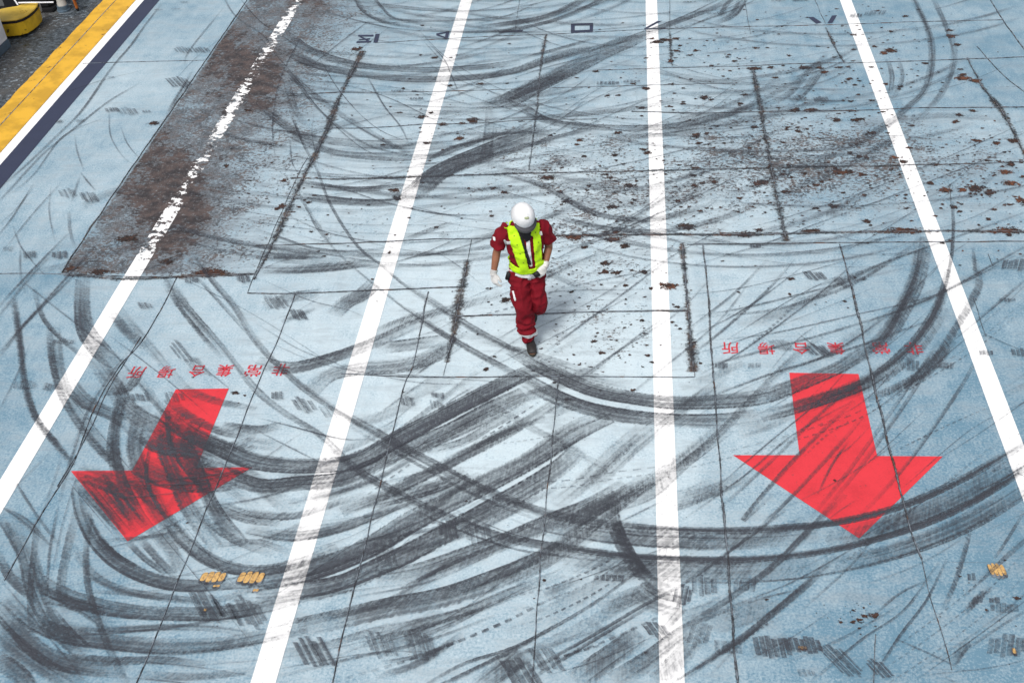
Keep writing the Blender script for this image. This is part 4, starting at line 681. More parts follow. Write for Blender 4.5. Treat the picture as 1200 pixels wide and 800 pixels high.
def peel(me, cond, off, thick, largest=False):
    """a layer of cloth lying on the garment where cond(face centre, normal) holds"""
    bm = bmesh.new(); bm.from_mesh(me); bm.normal_update()
    bmesh.ops.delete(bm, geom=[f for f in bm.faces if not cond(f.calc_center_median(), f.normal)], context='FACES')
    bm.normal_update()
    if largest and bm.faces:
        left, best = set(bm.faces), []
        while left:
            st = [left.pop()]; comp = []
            while st:
                f = st.pop(); comp.append(f)
                for e in f.edges:
                    for g_ in e.link_faces:
                        if g_ in left: left.discard(g_); st.append(g_)
            if len(comp) > len(best): best = comp
        bs = set(best); bmesh.ops.delete(bm, geom=[f for f in bm.faces if f not in bs], context='FACES')
    for k in range(3):
        nv = {}
        for v in bm.verts:
            if v.is_boundary:
                nb = [e.other_vert(v) for e in v.link_edges if e.is_boundary]
                if len(nb) == 2: nv[v] = (v.co*2+nb[0].co+nb[1].co)/4
        for v, c in nv.items(): v.co = c
    bm.normal_update(); norm = {v: v.normal.copy() for v in bm.verts}
    for v in bm.verts: v.co += norm[v]*off
    r_ = bmesh.ops.extrude_face_region(bm, geom=bm.faces[:]); top = [g_ for g_ in r_['geom'] if isinstance(g_, bmesh.types.BMVert)]
    bm.normal_update()
    for v in top: v.co += v.normal*thick
    bmesh.ops.recalc_face_normals(bm, faces=bm.faces[:])
    out = bpy.data.meshes.new('layer'); bm.to_mesh(out); bm.free(); return out
def pin(poly, x, y):
    r = False; j = len(poly)-1
    for i in range(len(poly)):
        (ax, ay), (bx, by) = poly[i], poly[j]
        if (ay > y) != (by > y) and x < (bx-ax)*(y-ay)/(by-ay)+ax: r = not r
        j = i
    return r
L2W = Matrix.Translation(WO) @ W2L.transposed().to_4x4()
EYE = W2L @ (CAM-WO)
def lpx(c): return px_of(L2W @ c)

HEADM = Matrix.Rotation(math.radians(22), 3, 'Z') @ Matrix.Rotation(math.radians(40), 3, 'X') @ Matrix.Rotation(math.radians(-4), 3, 'Y')
HC = V3(.022, -.030, 1.568)
def hd(x, f, z): return HC + HEADM @ V3(x, f, z)
# joints: (to the right in the photo, forward, up)
shR, elR, wrR = V3(-.165, -.135, 1.375), V3(-.258, -.135, 1.12), V3(-.306, -.055, .925)
shL, elL, wrL = V3(.205, -.15, 1.365), V3(.252, -.20, 1.11), V3(.205, -.075, .965)
hipR, knR, anR = V3(-.070, -.165, .88), V3(-.040, -.02, .50), V3(.003, -.055, .09)
hipL, knL, anL = V3(.105, -.185, .88), V3(.118, -.11, .50), V3(.055, -.50, .235)

# --- hands: palm, four fingers of unequal length, thumb
def hand(bm, wrist, direction, back, thumb_side, curl, s=1.0, fat=1.0):
    d = Vector(direction).normalized(); b_ = Vector(back); b_ = (b_-d*b_.dot(d)).normalized(); t = d.cross(b_).normalized()
    if t.dot(Vector(thumb_side)) < 0: t = -t
    at = lambda a, c, e: wrist+(d*a+t*c+b_*e)*s
    limb(bm, [at(-.03, 0, 0), at(.015, 0, 0), at(.05, 0, .002), at(.088, -.002, 0)], [(.026*fat*s, .021*fat*s), (.033*fat*s, .019*fat*s), (.041*fat*s, .017*fat*s), (.040*fat*s, .014*fat*s)], 14, side=t)
    for c, ln, k in ((.029, .066, .9), (.010, .074, 1.0), (-.010, .069, 1.08), (-.028, .054, 1.15)):
        p = [at(.070, c*.9, 0)]; a = .12; q = Vector((.088, c, 0)); pts = [at(.070, c*.85, 0), at(*q)]
        for seg, da in ((.45, .9), (.32, 1.0), (.23, .8)):
            a += curl*k*da; q = q+Vector((math.cos(a)*ln*seg, c*.04, -math.sin(a)*ln*seg)); pts.append(at(*q))
        limb(bm, pts, [.0095*fat*s, .0098*fat*s, .0092*fat*s, .0085*fat*s, .0072*fat*s], 10, side=t)
    limb(bm, [at(.012, .022, -.004), at(.040, .046, -.012), at(.068, .056, -.022), at(.088, .054, -.034)], [.014*fat*s, .0125*fat*s, .0105*fat*s, .0085*fat*s], 10, side=b_)
HR = dict(wrist=wrR, direction=V3(.10, .35, -1), back=V3(-.75, .6, .1), thumb_side=V3(.5, 1, 0), curl=.42)
HL = dict(wrist=wrL, direction=V3(-.75, .55, -.80), back=V3(.35, .85, .35), thumb_side=V3(-.2, .4, 1), curl=.38)

# --- body: one continuous skin
bm = bmesh.new()
ball(bm, HC+HEADM @ V3(0, 0, .035), (.076, .093, .088), HEADM); ball(bm, HC+HEADM @ V3(0, .022, -.045), (.056, .066, .074), HEADM)
limb(bm, [hd(0, .02, -.085), hd(0, .065, -.102)], [.030, .020], 12); limb(bm, [hd(0, .082, .012), hd(0, .106, -.028)], [(.009, .009), (.016, .013)], 10)
limb(bm, [hd(-.022, .080, -.062), hd(.022, .080, -.062)], [.010, .010], 10, side=(0, 0, 1)); limb(bm, [hd(-.045, .07, .024), hd(.045, .07, .024)], [.016, .016], 10, side=(0, 0, 1))
for sx in (-1, 1):
    limb(bm, [hd(sx*.076, -.005, .022), hd(sx*.082, -.010, -.005), hd(sx*.077, -.002, -.034)], [(.009, .019), (.010, .021), (.007, .011)], 10)
    ball(bm, hd(sx*.034, .062, -.022), (.022, .022, .020))
limb(bm, [V3(.02, -.13, 1.38), V3(.022, -.105, 1.46), hd(0, -.02, -.03)], [(.075, .065), (.056, .058), (.055, .060)], 16)
limb(bm, [V3(.018, -.18, .90), V3(.026, -.155, 1.02), V3(.024, -.14, 1.18), V3(.022, -.135, 1.30), V3(.021, -.13, 1.385)], [(.140, .088), (.130, .088), (.142, .098), (.158, .100), (.115, .070)], 20)
limb(bm, [V3(-.08, -.13, 1.38), shR, elR.lerp(shR, .5), elR, elR.lerp(wrR, .35), wrR], [.042, .034, .044, .040, .039, .027], 14); limb(bm, [V3(.12, -.14, 1.38), shL, elL.lerp(shL, .5), elL, elL.lerp(wrL, .35), wrL], [.042, .034, .044, .040, .039, .027], 14)
for h_, k_, a_ in ((hipR, knR, anR), (hipL, knL, anL)): limb(bm, [h_+Vector((0, 0, .02)), h_.lerp(k_, .5), k_, k_.lerp(a_, .35), a_], [.085, .072, .055, .053, .036], 14)
limb(bm, [anR+Vector((0, 0, -.02)), V3(.015, .02, .05), V3(.025, .12, .035)], [(.035, .04), (.04, .032), (.036, .022)], 12); limb(bm, [anL, V3(.055, -.45, .16), V3(.055, -.40, .075)], [(.035, .04), (.04, .032), (.036, .022)], 12)
hand(bm, **HR); hand(bm, **HL)
body_me = remesh(bm, .0055, 2)
person = finish(body_me, 'person', M_SKIN); person.matrix_world = L2W
tag(person, 'man in red workwear, lime safety vest and white helmet walking head down across the deck', 'person')
# face
for sx in (-1, 1):
    bm = bmesh.new(); ball(bm, hd(sx*.032, .0835, -.010), (.010, .006, .005), HEADM); finish(remesh(bm, .002, 0), 'eye', M_BLACK, person)
bm = bmesh.new(); limb(bm, [hd(-.022, .091, -.060), hd(0, .094, -.061), hd(.022, .091, -.060)], [.0025, .0035, .0025], 8, side=(0, 0, 1)); finish(remesh(bm, .0018, 0), 'lips', cloth_material('lips', (.16, .05, .04)), person)
bm = bmesh.new(); ball(bm, HC+HEADM @ V3(0, -.016, .038), (.081, .086, .086), HEADM); limb(bm, [hd(-.05, -.085, 0), hd(.05, -.085, 0)], [(.05, .02), (.05, .02)], 12, side=HEADM @ Vector((0, 0, 1)))
finish(remesh(bm, .006, 1), 'hair', M_HAIR, person)
# --- helmet
bm = bmesh.new(); NU, NV = 40, 14; hel = []
def helm(th, ph, grow=0.0):
    rx, ry, rz = .108+grow, .126+grow, .124+grow; c, s_ = math.cos(ph), math.sin(ph); sh = .90+.10*c
    x, f, z = rx*math.cos(th)*c**.75, ry*math.sin(th)*c**.75, rz*s_
    rdg = .004*math.exp(-((x/.012)**2))*sst(s_, .2, .6)+.0025*(math.exp(-(((abs(x)-.045)/.008)**2)))*sst(s_, .35, .7)
    return hd(x, f-.008, z+.012+rdg)
for j in range(NV):
    ph = (j/NV)*math.pi/2; hel.append([bm.verts.new(helm(2*math.pi*i/NU, ph)) for i in range(NU)])
top = bm.verts.new(helm(0, math.pi/2-1e-4))
inn = [bm.verts.new(helm(2*math.pi*i/NU, .0, -.010)) for i in range(NU)]; rim = [bm.verts.new(helm(2*math.pi*i/NU, .0, .006)-HEADM @ Vector((0, 0, .006))) for i in range(NU)]
inn2 = [bm.verts.new(helm(2*math.pi*i/NU, .9, -.012)) for i in range(NU)]
for i in range(NU):
    k = (i+1) % NU
    for j in range(NV-1): bm.faces.new((hel[j][i], hel[j][k], hel[j+1][k], hel[j+1][i]))
    bm.faces.new((hel[-1][i], hel[-1][k], top)); bm.faces.new((rim[i], rim[k], hel[0][k], hel[0][i])); bm.faces.new((inn[i], inn[k], rim[k], rim[i])); bm.faces.new((inn2[i], inn2[k], inn[k], inn[i]))
bm.faces.new(inn2); bmesh.ops.recalc_face_normals(bm, faces=bm.faces[:]); me = bpy.data.meshes.new('helmet'); bm.to_mesh(me); bm.free(); helmet = finish(me, 'helmet', M_HELM, person)
bm = bmesh.new(); A_, B_ = [], []
for i in range(21):
    th = math.radians(22+136*i/20); e = math.sin((i/20)*math.pi)**.6
    a0 = helm(th, .03, .0); a1 = helm(th, .0, .006+.036*e)-HEADM @ Vector((0, 0, .012+.014*e)); up = HEADM @ Vector((0, 0, .005))
    A_.append([bm.verts.new(a0+up), bm.verts.new(a1+up*.6), bm.verts.new(a1-up*.6), bm.verts.new(a0-up)])
for a, b_ in zip(A_, A_[1:]):
    for k in range(4): bm.faces.new((a[k], a[(k+1) % 4], b_[(k+1) % 4], b_[k]))
bm.faces.new(A_[0]); bm.faces.new(A_[-1][::-1]); bmesh.ops.recalc_face_normals(bm, faces=bm.faces[:]); me = bpy.data.meshes.new('peak'); bm.to_mesh(me); bm.free(); finish(me, 'peak', M_PEAK, helmet)
me = peel(helmet.data, lambda c, n: pin([(614, 255), (619, 253.3), (620.5, 256), (615.5, 258)], *lpx(c)) and n.z > 0, .001, .001)
if len(me.polygons): finish(me, 'sticker', M_PATCH, helmet)
bm = bmesh.new()
for sx in (-1, 1): limb(bm, [hd(sx*.088, .015, .015), hd(sx*.075, .03, -.06), hd(sx*.02, .055, -.118)], [(.008, .003)]*3, 8)
finish(remesh(bm, .0025, 0), 'chin_strap', M_BLACK, helmet)
# --- shirt
bm = bmesh.new()
limb(bm, [V3(.022, -.165, .885), V3(.028, -.150, .98), V3(.026, -.135, 1.12), V3(.022, -.13, 1.25), V3(.021, -.13, 1.345), V3(.021, -.128, 1.40)], [(.176, .126), (.160, .120), (.168, .128), (.184, .130), (.192, .112), (.105, .082)], 28)
limb(bm, [V3(.021, -.128, 1.38), V3(.021, -.110, 1.455)], [(.085, .078), (.070, .070)], 20, rounded=False)
limb(bm, [V3(-.06, -.13, 1.37), V3(-.155, -.132, 1.370), V3(-.215, -.135, 1.27), V3(-.262, -.137, 1.165)], [.070, .074, .073, .067], 18, rounded=False)
limb(bm, [V3(.10, -.14, 1.37), V3(.195, -.145, 1.362), V3(.240, -.17, 1.26), V3(.266, -.185, 1.175)], [.070, .074, .072, .065], 18, rounded=False)
shirt_me = remesh(bm, .0075, 2)
def wr_shirt(c):
    a = mnoise.noise((c.x*7, c.y*7, c.z*11)); b_ = abs(mnoise.noise((c.x*9+c.z*6, c.y*6, c.z*9-c.x*7+3)))
    return .010*a+.038*(.28-b_)*(.4+.6*float(sst(abs(c.x-.02), .05, .18)))
wrinkle(shirt_me, wr_shirt)
cut(shirt_me, [(V3(-.258, -.137, 1.185), V3(.40, .02, .92), lambda c: c.x < -.165 and c.z > 1.06), (V3(.260, -.183, 1.190), V3(-.28, .15, .95), lambda c: c.x > .19 and c.z > 1.06), (V3(.02, -.11, 1.452), V3(0, -.25, -1), lambda c: True)])
shirt = finish(shirt_me, 'shirt', M_COVER, person)
sm = shirt.modifiers.new('thickness', 'SOLIDIFY'); sm.thickness = .004; sm.offset = -1
# --- trousers
bm = bmesh.new()
limb(bm, [V3(.020, -.165, .935), V3(.018, -.175, .85), V3(.016, -.175, .80)], [(.168, .122), (.166, .128), (.145, .110)], 24)
limb(bm, [hipR, hipR.lerp(knR, .5), knR, knR.lerp(anR, .5), anR+Vector((0, 0, .025))], [(.104, .110), (.100, .105), (.091, .094), (.089, .092), (.086, .088)], 20, rounded=False)
limb(bm, [hipL, hipL.lerp(knL, .5), knL+V3(0, .02, -.01), knL.lerp(anL, .5), anL+Vector((0, 0, .03))], [(.098, .108), (.091, .102), (.082, .088), (.076, .080), (.070, .072)], 20, rounded=False)
tr_me = remesh(bm, .0075, 2)
def wr_tr(c):
    a = mnoise.noise((c.x*6, c.y*6, c.z*7+8)); b_ = abs(mnoise.noise((c.x*8+c.z*5, c.y*8, c.z*8-c.x*9+1))); d_ = abs(mnoise.noise((c.x*5-c.z*7, c.y*5+4, c.z*13)))
    k = float(sst(c.z, .60, .15)) ; return .010*a+.044*(.24-b_)+.038*(.24-d_)*(.4+k)
wrinkle(tr_me, wr_tr)
trousers = finish(tr_me, 'trousers', M_COVER, person)
front = lambda c: c.y > -99
finish(peel(tr_me, lambda c, n: abs((c.z-.195)-(c.x-.0)*.10) < .026 and c.y > -.20 and c.y < .16 and c.z < .3, .002, .002), 'reflective_tape', M_TAPE, trousers)
finish(peel(tr_me, lambda c, n: (c-anL.lerp(knL, .33)).dot((knL-anL).normalized())**2 < .024**2 and c.y > .25 and c.z < .5, .002, .002), 'reflective_tape', M_TAPE, trousers)
def patch(me, poly, name, mat, parent, off=.001, th=.002, face=lambda n: n.y < .45):
    m_ = peel(me, lambda c, n: face(n) and n.dot(EYE-c) > 0 and pin(poly, *lpx(c)), off, th, True)
    return finish(m_, name, mat, parent) if len(m_.polygons) else None
patch(tr_me, [(600, 341), (602.2, 340.5), (605, 352), (602.8, 353)], 'stitched_marking', M_TAPE, trousers, face=lambda n: n.y < .7)
patch(tr_me, [(596.5, 335), (606, 338), (606.5, 340.5), (597, 338)], 'pocket_flap', M_COVER, trousers, .001, .006)
# --- tape and badges on the shirt
fr = lambda n: n.y < .55
patch(shirt_me, [(590, 281), (592, 280.5), (593.5, 282.8), (600.5, 282.5), (600.5, 286), (592, 286.5)], 'pocket_tape', M_TAPE, shirt); patch(shirt_me, [(631.5, 272), (635, 270), (635.8, 275.5), (632, 276)], 'pocket_tape', M_TAPE, shirt)
patch(shirt_me, [(577.6, 277), (580.5, 278), (580.8, 282.5), (577.8, 281.5)], 'sleeve_badge', M_TAPE, shirt, face=lambda n: True)
finish(peel(shirt_me, lambda c, n: pin([(560, 300), (592, 309.5), (600, 316), (612, 320.5), (625, 321), (637, 317), (650, 312), (650, 318), (638, 322.5), (625, 326), (611, 325), (599, 320.5), (591.5, 314.5), (560, 306)], *lpx(c)) and c.z < 1.05 and abs(c.x) < .24 and n.y < .4 or (n.y >= .4 and .90 < c.z < .935), .004, .004), 'waistband', M_TAPE, shirt)
patch(shirt_me, [(617.5, 318), (622, 318), (622.5, 328), (618.5, 328)], 'belt_tail', M_TAPE, shirt, .009, .004)
patch(shirt_me, [(616, 274), (620, 274), (621.5, 290), (624, 312), (620, 312), (617, 292)], 'zip_strip', M_TAPE, shirt, .002, .003)
patch(shirt_me, [(609, 266), (622, 264), (624, 274), (621, 281), (616, 284), (611, 275)], 'neck_scarf', M_BLACK, shirt, .003, .010)
patch(shirt_me, [(606.5, 270), (609.5, 269), (616, 288), (622.5, 309), (619.5, 310), (613, 291)], 'strap_dark_strip', M_BLACK, shirt, .006, .006)  # black strip along the inner edge of the strap
patch(shirt_me, [(603, 268), (605.5, 267), (610, 280), (608, 281.5)], 'collar', M_TAPE, shirt, .002, .004)
# --- safety vest: two padded straps, a low band, cross strap behind
VL = [(588, 256), (590, 251), (599, 244), (603, 246), (605, 262), (609, 276), (614, 291), (619, 313), (620, 318), (611, 317), (604, 298), (597, 277)]
VR = [(624.5, 243), (629, 243), (632, 252), (632.8, 270), (633.5, 300), (633, 312), (627.5, 314), (626, 300), (624.5, 280), (624, 262)]
VB = [(560, 285), (592.5, 297.5), (597, 305), (604, 311), (612, 315), (624, 314.5), (630, 311.5), (634, 305), (650, 299), (650, 304), (636.5, 311), (627, 318.5), (612, 321), (602, 316.5), (596, 310.5), (591.5, 303), (560, 292)]
def vest_cond(c, n):
    if c.z > 1.43 or abs(c.x-.02) > .21: return False
    x = c.x-.021
    if n.y > .12:         # the back
        return (.055 < abs(x) < .125 and c.z > .97) or (.955 < c.z < 1.02) or (1.24 < c.z < 1.29 and abs(x) < .08)
    q = lpx(c)
    if n.z > .55 and c.z > 1.33: return .060 < abs(x) < .140
    return pin(VL, *q) or pin(VR, *q) or (pin(VB, *q) and c.z < 1.12)
vest = finish(peel(shirt_me, vest_cond, .007, .013), 'safety_vest', M_HIVIS, person)
M_STUD = cloth_material('dull_stud', (.16, .22, .03)); tree = BVHTree.FromPolygons([v.co for v in vest.data.vertices], [tuple(p.vertices) for p in vest.data.polygons])
for q in [(602.5, 276.5), (606, 287), (609.5, 297.5), (613.5, 308), (627.5, 272.5), (628.5, 295), (631, 284)]:
    o_ = W2L @ (CAM-WO); d_ = W2L @ ray(*q); h_ = tree.ray_cast(o_, d_)
    if not h_[0]: continue
    bm = bmesh.new(); bmesh.ops.create_cone(bm, segments=10, radius1=.0075, radius2=.006, depth=.006, cap_ends=True, matrix=Matrix.Translation(h_[0]) @ h_[1].to_track_quat('Z', 'Y').to_matrix().to_4x4())
    me = bpy.data.meshes.new('snap_stud'); bm.to_mesh(me); bm.free(); finish(me, 'snap_stud', M_STUD, vest, False)
# --- gloves
for h_, w_ in ((HR, wrR), (HL, wrL)):
    bm = bmesh.new(); hand(bm, **{**h_, 's': 1.02}, fat=1.20); dr = Vector(h_['direction']).normalized()
    e_ = elR if w_ is wrR else elL; bk = (e_-w_).normalized(); limb(bm, [w_+dr*.01, w_, w_+bk*.04], [.034, .034, .037], 14, rounded=False)
    me = remesh(bm, .0036, 1); wrinkle(me, lambda c: .002*mnoise.noise(c*45)); finish(me, 'glove', M_GLOVE, person)
# --- boots
def boot(an, heel, toe, upv):
    d = (toe-heel).normalized(); up = upv.normalized(); s_ = d.cross(up)
    at = lambda a, b_, z: heel+d*a+s_*b_+up*z
    L_ = (toe-heel).length; bm = bmesh.new()
    limb(bm, [at(.02, 0, .055), at(.09, 0, .055), at(.17, 0, .045), at(L_-.04, 0, .038)], [(.040, .045), (.042, .045), (.050, .035), (.044, .028)], 18, side=s_); limb(bm, [at(.055, 0, .06), an+(an-at(.055, 0, .06)).normalized()*.05], [(.045, .055), (.050, .052)], 16, side=s_, rounded=False)
    b = finish(remesh(bm, .005, 1), 'boot', M_BOOT, person); bm = bmesh.new(); N_ = 28; a_, c_ = [], []
    for i in range(N_):
        t = i/N_*2*math.pi; x = L_/2-.003+math.cos(t)*(L_/2+.004); y = math.sin(t)*(.045+.010*sst(math.cos(t), -.2, .6)); a_.append(bm.verts.new(at(x, y, 0))); c_.append(bm.verts.new(at(x, y, .022)))
    for i in range(N_): bm.faces.new((a_[i], a_[(i+1) % N_], c_[(i+1) % N_], c_[i]))
    bm.faces.new(a_[::-1]); bm.faces.new(c_); bmesh.ops.recalc_face_normals(bm, faces=bm.faces[:]); me = bpy.data.meshes.new('sole'); bm.to_mesh(me); bm.free(); finish(me, 'sole', M_SOLE, b, False)
boot(anR, V3(-.004, -.135, .012), V3(.030, .155, .012), Vector((0, 0, 1))); boot(anL, V3(.058, -.565, .165), V3(.050, -.375, .018), V3(0, .65, .76))
# --- box for the belt radio at the hip, small black block by the other pocket
for (c_, sz, rot) in ((V3(-.165, -.085, .865), (.022, .020, .045), .3), (V3(.115, -.02, .905), (.030, .014, .030), -.5)):
    bm = bmesh.new(); bmesh.ops.create_cube(bm, size=2, matrix=Matrix.Translation(c_) @ Matrix.Rotation(rot, 4, 'Y') @ Matrix.Diagonal((*sz, 1))); bmesh.ops.bevel(bm, geom=bm.edges[:], offset=.007, segments=2, affect='EDGES')
    me = bpy.data.meshes.new('belt_box'); bm.to_mesh(me); bm.free(); finish(me, 'belt_box', M_BLACK, person)
# ------------------------------------------------------------------ beyond the kerb, upper left
FL = -.10
def floor_material():
    g = NT('wet_slate_floor'); pos = g.pos(); n = g.noise(pos, 5, 6, .65); f = g.noise(g.mapv(pos, (1, 1.6, 1), .5), 11, 5, .65); big = g.noise(pos, 1.2, 3)
    c = g.mix(g.ss(f, .36, .66), (.030, .037, .043), (.10, .122, .142)); c = g.mix(g.ss(big, .42, .62), c, (.075, .076, .076))
    c = g.mix(g.ss(g.noise(pos, 7, 4, .6), .60, .70), c, (.03, .032, .018)); c = g.mix(g.m('MULTIPLY', g.ss(f, .56, .63), g.ss(big, .35, .6)), c, (.27, .32, .36))
    g.bsdf(c, g.ss(n, .3, .7, .12, .6), g.bump(g.m('ADD', n, f), .8, .03), spec=.4); return g.mat
def painted_steel(name, col, rust=.5, rough=.5, dark=(.03, .016, .012)):
    g = NT(name); pos = g.pos(); n = g.noise(pos, 8, 7, .7); t = g.noise(pos, 3, 4, .6)
    c = g.mix(g.ss(t, .4, .65), col, tuple(k*.72 for k in col)); c = g.mix(g.ss(n, .70-.12*rust, .76-.12*rust), c, dark)
    g.bsdf(c, rough, g.bump(n, .3, .01), spec=.35); return g.mat
M_YEL = painted_steel('yellow_kerb_paint', (.66, .37, .030), .62, dark=(.10, .05, .015)); M_YEL2 = painted_steel('rusty_yellow_paint', (.72, .45, .02), .9); M_YELT = painted_steel('pale_yellow_top', (.62, .42, .06), .1)
M_BLK = painted_steel('black_steel', (.012, .012, .014), .1); M_WPAINT = painted_steel('white_steel_paint', (.80, .80, .82), .0); M_SLATE = painted_steel('slate_blue_paint', (.085, .125, .165), .2); M_GREY = painted_steel('grey_steel_paint', (.17, .18, .18), .3)
M_ORANGE = painted_steel('orange_paint', (.55, .16, .03), .2); M_REDP = painted_steel('red_paint', (.36, .03, .02), .2); M_CREAM = painted_steel('off_white_paint', (.48, .46, .42), .3)
vs = [(-40, -20, FL), (XL+.05, -20, FL), (XL+.05, 90, FL), (-40, 90, FL)]
tag(mesh_obj('lower_floor', vs, [(0, 1, 2, 3)], floor_material()), kind='structure')
def extrude_y(name, prof, y0, y1, mat, step=.25, jag=None, parent=None):
    n = max(1, int((y1-y0)/step)); k = len(prof); vs, fs = [], []
    for j in range(n+1):
        y = y0+(y1-y0)*j/n
        for i, (x, z) in enumerate(prof): dx, dz = jag(i, y) if jag else (0, 0); vs.append((x+dx, y, z+dz))
    for j in range(n):
        for i in range(k): a, b_ = j*k+i, j*k+(i+1) % k; fs.append((a, a+k, b_+k, b_))
    fs.append(tuple(range(k))); fs.append(tuple(range(n*k, n*k+k))[::-1])
    o = mesh_obj(name, vs, fs, mat, parent); bm = bmesh.new(); bm.from_mesh(o.data); bmesh.ops.recalc_face_normals(bm, faces=bm.faces[:]); bm.to_mesh(o.data); bm.free(); return o
jg = lambda i, y: ((.02*mnoise.noise((0, y*2.3, 5))+.012*mnoise.noise((0, y*9, 1)) if i in (4, 5) else 0), 0)
kerb = extrude_y('yellow_kerb', [(XY-.002, -.05), (XY-.002, .012), (XC+.012, .048), (XC-.012, .048), (XL-.02, .036), (XL-.02, FL-.02)], 2.5, 40, M_YEL, .1, jg)
tag(kerb, 'long yellow painted kerb along the left edge of the blue deck', 'kerb')
groove = extrude_y('seam', [(XC+.008, .047), (XC+.005, .0515), (XC-.006, .0515), (XC-.009, .047)], 2.5, 39, M_BEAD, .15, lambda i, y: (.012*mnoise.noise((y*1.1, 3, 0)), .002*mnoise.noise((y*5, 1, 0))), kerb)

# yellow steel chest with a rounded front
ZT = .23; cT = P(20, 18, ZT); chest = empty('deck_chest', (cT.x, cT.y, FL)); tag(chest, 'rusty yellow steel chest with a pale rounded top, left of the yellow kerb', 'chest')
outl = [(-9, 13), (0, 10.8), (8, 9), (20, 7.2), (25, 5.2), (34, 4.4), (44.5, 3.6), (43.5, 7.5), (39.5, 12), (33.5, 17), (26.5, 21), (18, 23.6), (8, 24.6), (-9, 25.8)]
def slab(name, pts, z0, z1, mat, parent, shrink0=1.0, shrink1=1.0):
    c = sum((p for p in pts), Vector())/len(pts); vs = []; k = len(pts)
    for z, s_ in ((z0, shrink0), (z1, shrink1)):
        for p in pts: q = c+(p-c)*s_; vs.append((q.x, q.y, z))
    fs = [tuple(range(k))[::-1], tuple(range(k, 2*k))]+[(i, (i+1) % k, k+(i+1) % k, k+i) for i in range(k)]
    vs = [(x-parent.location.x, y-parent.location.y, z-parent.location.z) for x, y, z in vs] if parent else vs
    o = mesh_obj(name, vs, fs, mat, parent); bm = bmesh.new(); bm.from_mesh(o.data); bmesh.ops.recalc_face_normals(bm, faces=bm.faces[:]); bmesh.ops.bevel(bm, geom=[e for e in bm.edges if e.calc_face_angle(0) > .9], offset=.008, segments=2, affect='EDGES'); bm.to_mesh(o.data); bm.free(); return o
top_p = [P(x, y, ZT) for x, y in outl]
slab('lid', top_p, ZT-.018, ZT, M_YELT, chest); slab('lid_rim', top_p, ZT-.062, ZT-.0185, M_BLK, chest, 1.0, 1.005); slab('chest_body', top_p, FL+.05, ZT-.0625, M_YEL2, chest, .97, 1.0)
for q in ((8, 39), (36, 33)):
    c = P(q[0], q[1], FL); slab('foot', [c+Vector((a*.07, b_*.07, 0)) for a, b_ in ((-1, -1), (1, -1), (1, 1), (-1, 1))], FL, FL+.052, M_BLK, chest)
bm = bmesh.new(); c = P(27, 14, ZT); 
for k in range(24):
    a = k/24*2*math.pi; bmesh.ops.create_icosphere(bm, subdivisions=1, radius=.012, matrix=Matrix.Translation(c+Vector((math.cos(a)*.055, math.sin(a)*.05, 0))-chest.location))
me = bpy.data.meshes.new('lifting_ring'); bm.to_mesh(me); bm.free(); finish(me, 'lifting_ring', M_YELT, chest)
def block(name, x0, x1, y0, y1, z0, z1, mat, parent=None, bev=.012):
    L_ = parent.location if parent else Vector(); bm = bmesh.new()
    bmesh.ops.create_cube(bm, size=1, matrix=Matrix.Translation(Vector(((x0+x1)/2, (y0+y1)/2, (z0+z1)/2))-L_) @ Matrix.Diagonal((x1-x0, y1-y0, z1-z0, 1))); bmesh.ops.bevel(bm, geom=bm.edges[:], offset=bev, segments=2, affect='EDGES')
    me = bpy.data.meshes.new(name); bm.to_mesh(me); bm.free(); return finish(me, name, mat, parent, False)
# white deckhouse corner with slate skirting
c = P(12.5, 55, FL); wb = empty('white_bulkhead', (c.x, c.y, FL)); tag(wb, 'white painted steel bulkhead corner with slate blue skirting at the left edge', 'bulkhead')
block('skirting', c.x-1.2, c.x+.012, c.y-3, c.y+.012, FL, FL+.14, M_SLATE, wb); block('wall_panel', c.x-1.19, c.x, c.y-3, c.y, FL+.142, FL+1.6, M_WPAINT, wb)
# grey housing and black box built for the shadow under a machine, behind the chest
c = P(14, 22, FL); gb = empty('grey_housing', (c.x-1, c.y+.6, FL)); tag(gb, 'plain grey steel housing behind the yellow chest', 'housing')
block('housing_body', c.x-2.2, c.x-.02, c.y+.45, c.y+1.8, FL, .34, M_GREY, gb); block('housing_plinth', c.x-2.25, c.x+.03, c.y+.40, c.y+1.85, FL, FL+.06, M_BLK, gb)
c = P(58, 14, FL); kb = empty('machine_shadow_box', (c.x, c.y+.8, FL)); tag(kb, 'black box in place of the shadow under a machine, with white tube rail, partly out of frame at the top left', 'machine')
block('shadow_box_body', c.x-.85, c.x+.02, c.y+.05, c.y+1.8, FL+.05, .95, M_BLK, kb, .03); block('shadow_box_base', c.x-.95, c.x+.10, c.y-.05, c.y+1.9, FL, FL+.055, M_BLK, kb)
bm = bmesh.new(); Lk = kb.location
for a, b_, z0, z1 in (((21, 6), (15, -3), .22, .30), ((22, 3.6), (46, 3.2), .28, .28), ((45.5, 3.2), (48.5, 13), .28, -.02), ((46, 3.4), (62, 3.0), .28, .28)): limb(bm, [P(*a, z0)-Lk, P(*a, z0).lerp(P(*b_, z1), .5)-Lk, P(*b_, z1)-Lk], [.014]*3, 10, side=(0, 0, 1))
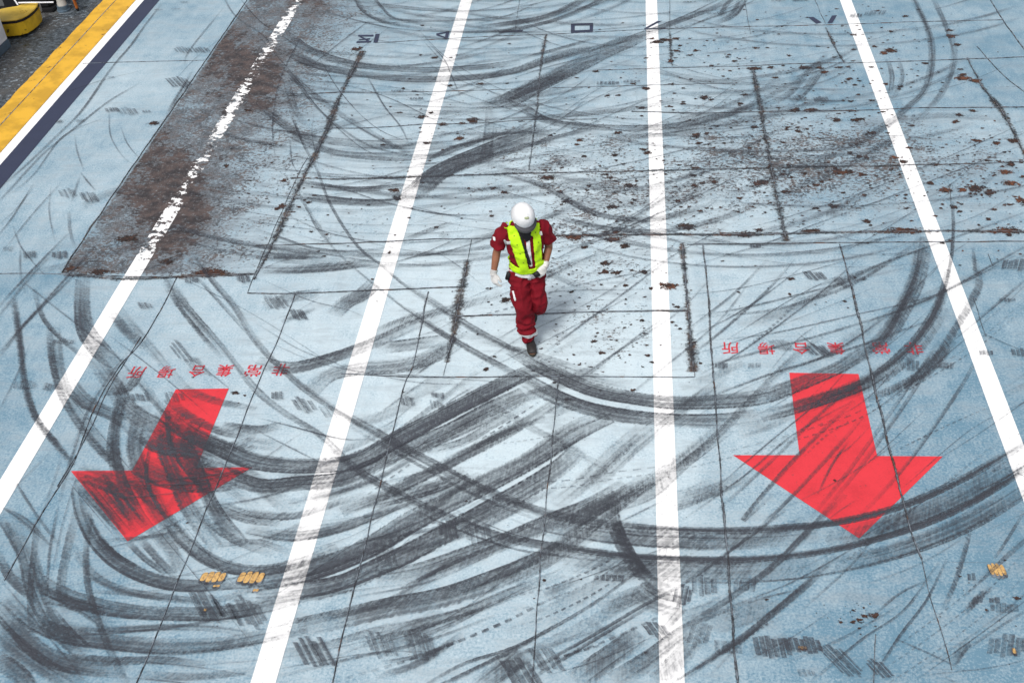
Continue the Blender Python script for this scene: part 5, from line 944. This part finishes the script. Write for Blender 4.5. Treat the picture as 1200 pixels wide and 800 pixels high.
me = bpy.data.meshes.new('tube_rail'); bm.to_mesh(me); bm.free(); finish(me, 'tube_rail', M_WPAINT, kb)
# off white conical post on a slate blue foot
c = P(75, 12.5, FL); pb = empty('conical_post', c); tag(pb, 'off white conical post on a slate blue foot beside the black box', 'post')
bm = bmesh.new(); loft(bm, [(Vector((0, 0, z)), Vector((r_, 0, 0)), Vector((0, r_, 0))) for r_, z in ((.085, .10), (.082, .11), (.060, .36), (.050, .55), (.045, .9))], 24); me = bpy.data.meshes.new('post_cone'); bm.to_mesh(me); bm.free(); finish(me, 'post_cone', M_CREAM, pb)
bm = bmesh.new(); loft(bm, [(Vector((0, 0, z)), Vector((r_, 0, 0)), Vector((0, r_, 0))) for r_, z in ((.115, 0), (.115, .025), (.100, .03), (.098, .10), (.088, .1005))], 24); me = bpy.data.meshes.new('post_foot'); bm.to_mesh(me); bm.free(); finish(me, 'post_foot', M_SLATE, pb, False)
# orange and red trestle
c = P(91.5, 13, FL); tb = empty('trestle', c); tag(tb, 'orange legged trestle with red crossbar and black feet near the conical post', 'trestle')
top = V = P(86.5, 0, FL+.22)-c; up = (top).normalized()
for dx, dy in ((0, 0), (-.55, .5)):
    o_ = Vector((dx, dy, 0)); bm = bmesh.new(); limb(bm, [o_+top*.28, o_+top, o_+top*2.2], [.026, .026, .026], 12); me = bpy.data.meshes.new('leg'); bm.to_mesh(me); bm.free(); lg = finish(me, 'leg', M_ORANGE, tb)
    bm = bmesh.new(); limb(bm, [o_+Vector((0, 0, .02)), o_+top*.30], [.027, .024], 12); me = bpy.data.meshes.new('rubber_foot'); bm.to_mesh(me); bm.free(); finish(me, 'rubber_foot', M_BLK, lg)
bm = bmesh.new(); limb(bm, [top*1.08+Vector((.03, 0, 0)), top*1.08+Vector((-.28, .25, 0)), top*1.08+Vector((-.6, .5, 0))], [.034]*3, 12, side=(0, 0, 1)); me = bpy.data.meshes.new('crossbar'); bm.to_mesh(me); bm.free(); finish(me, 'crossbar', M_REDP, tb)
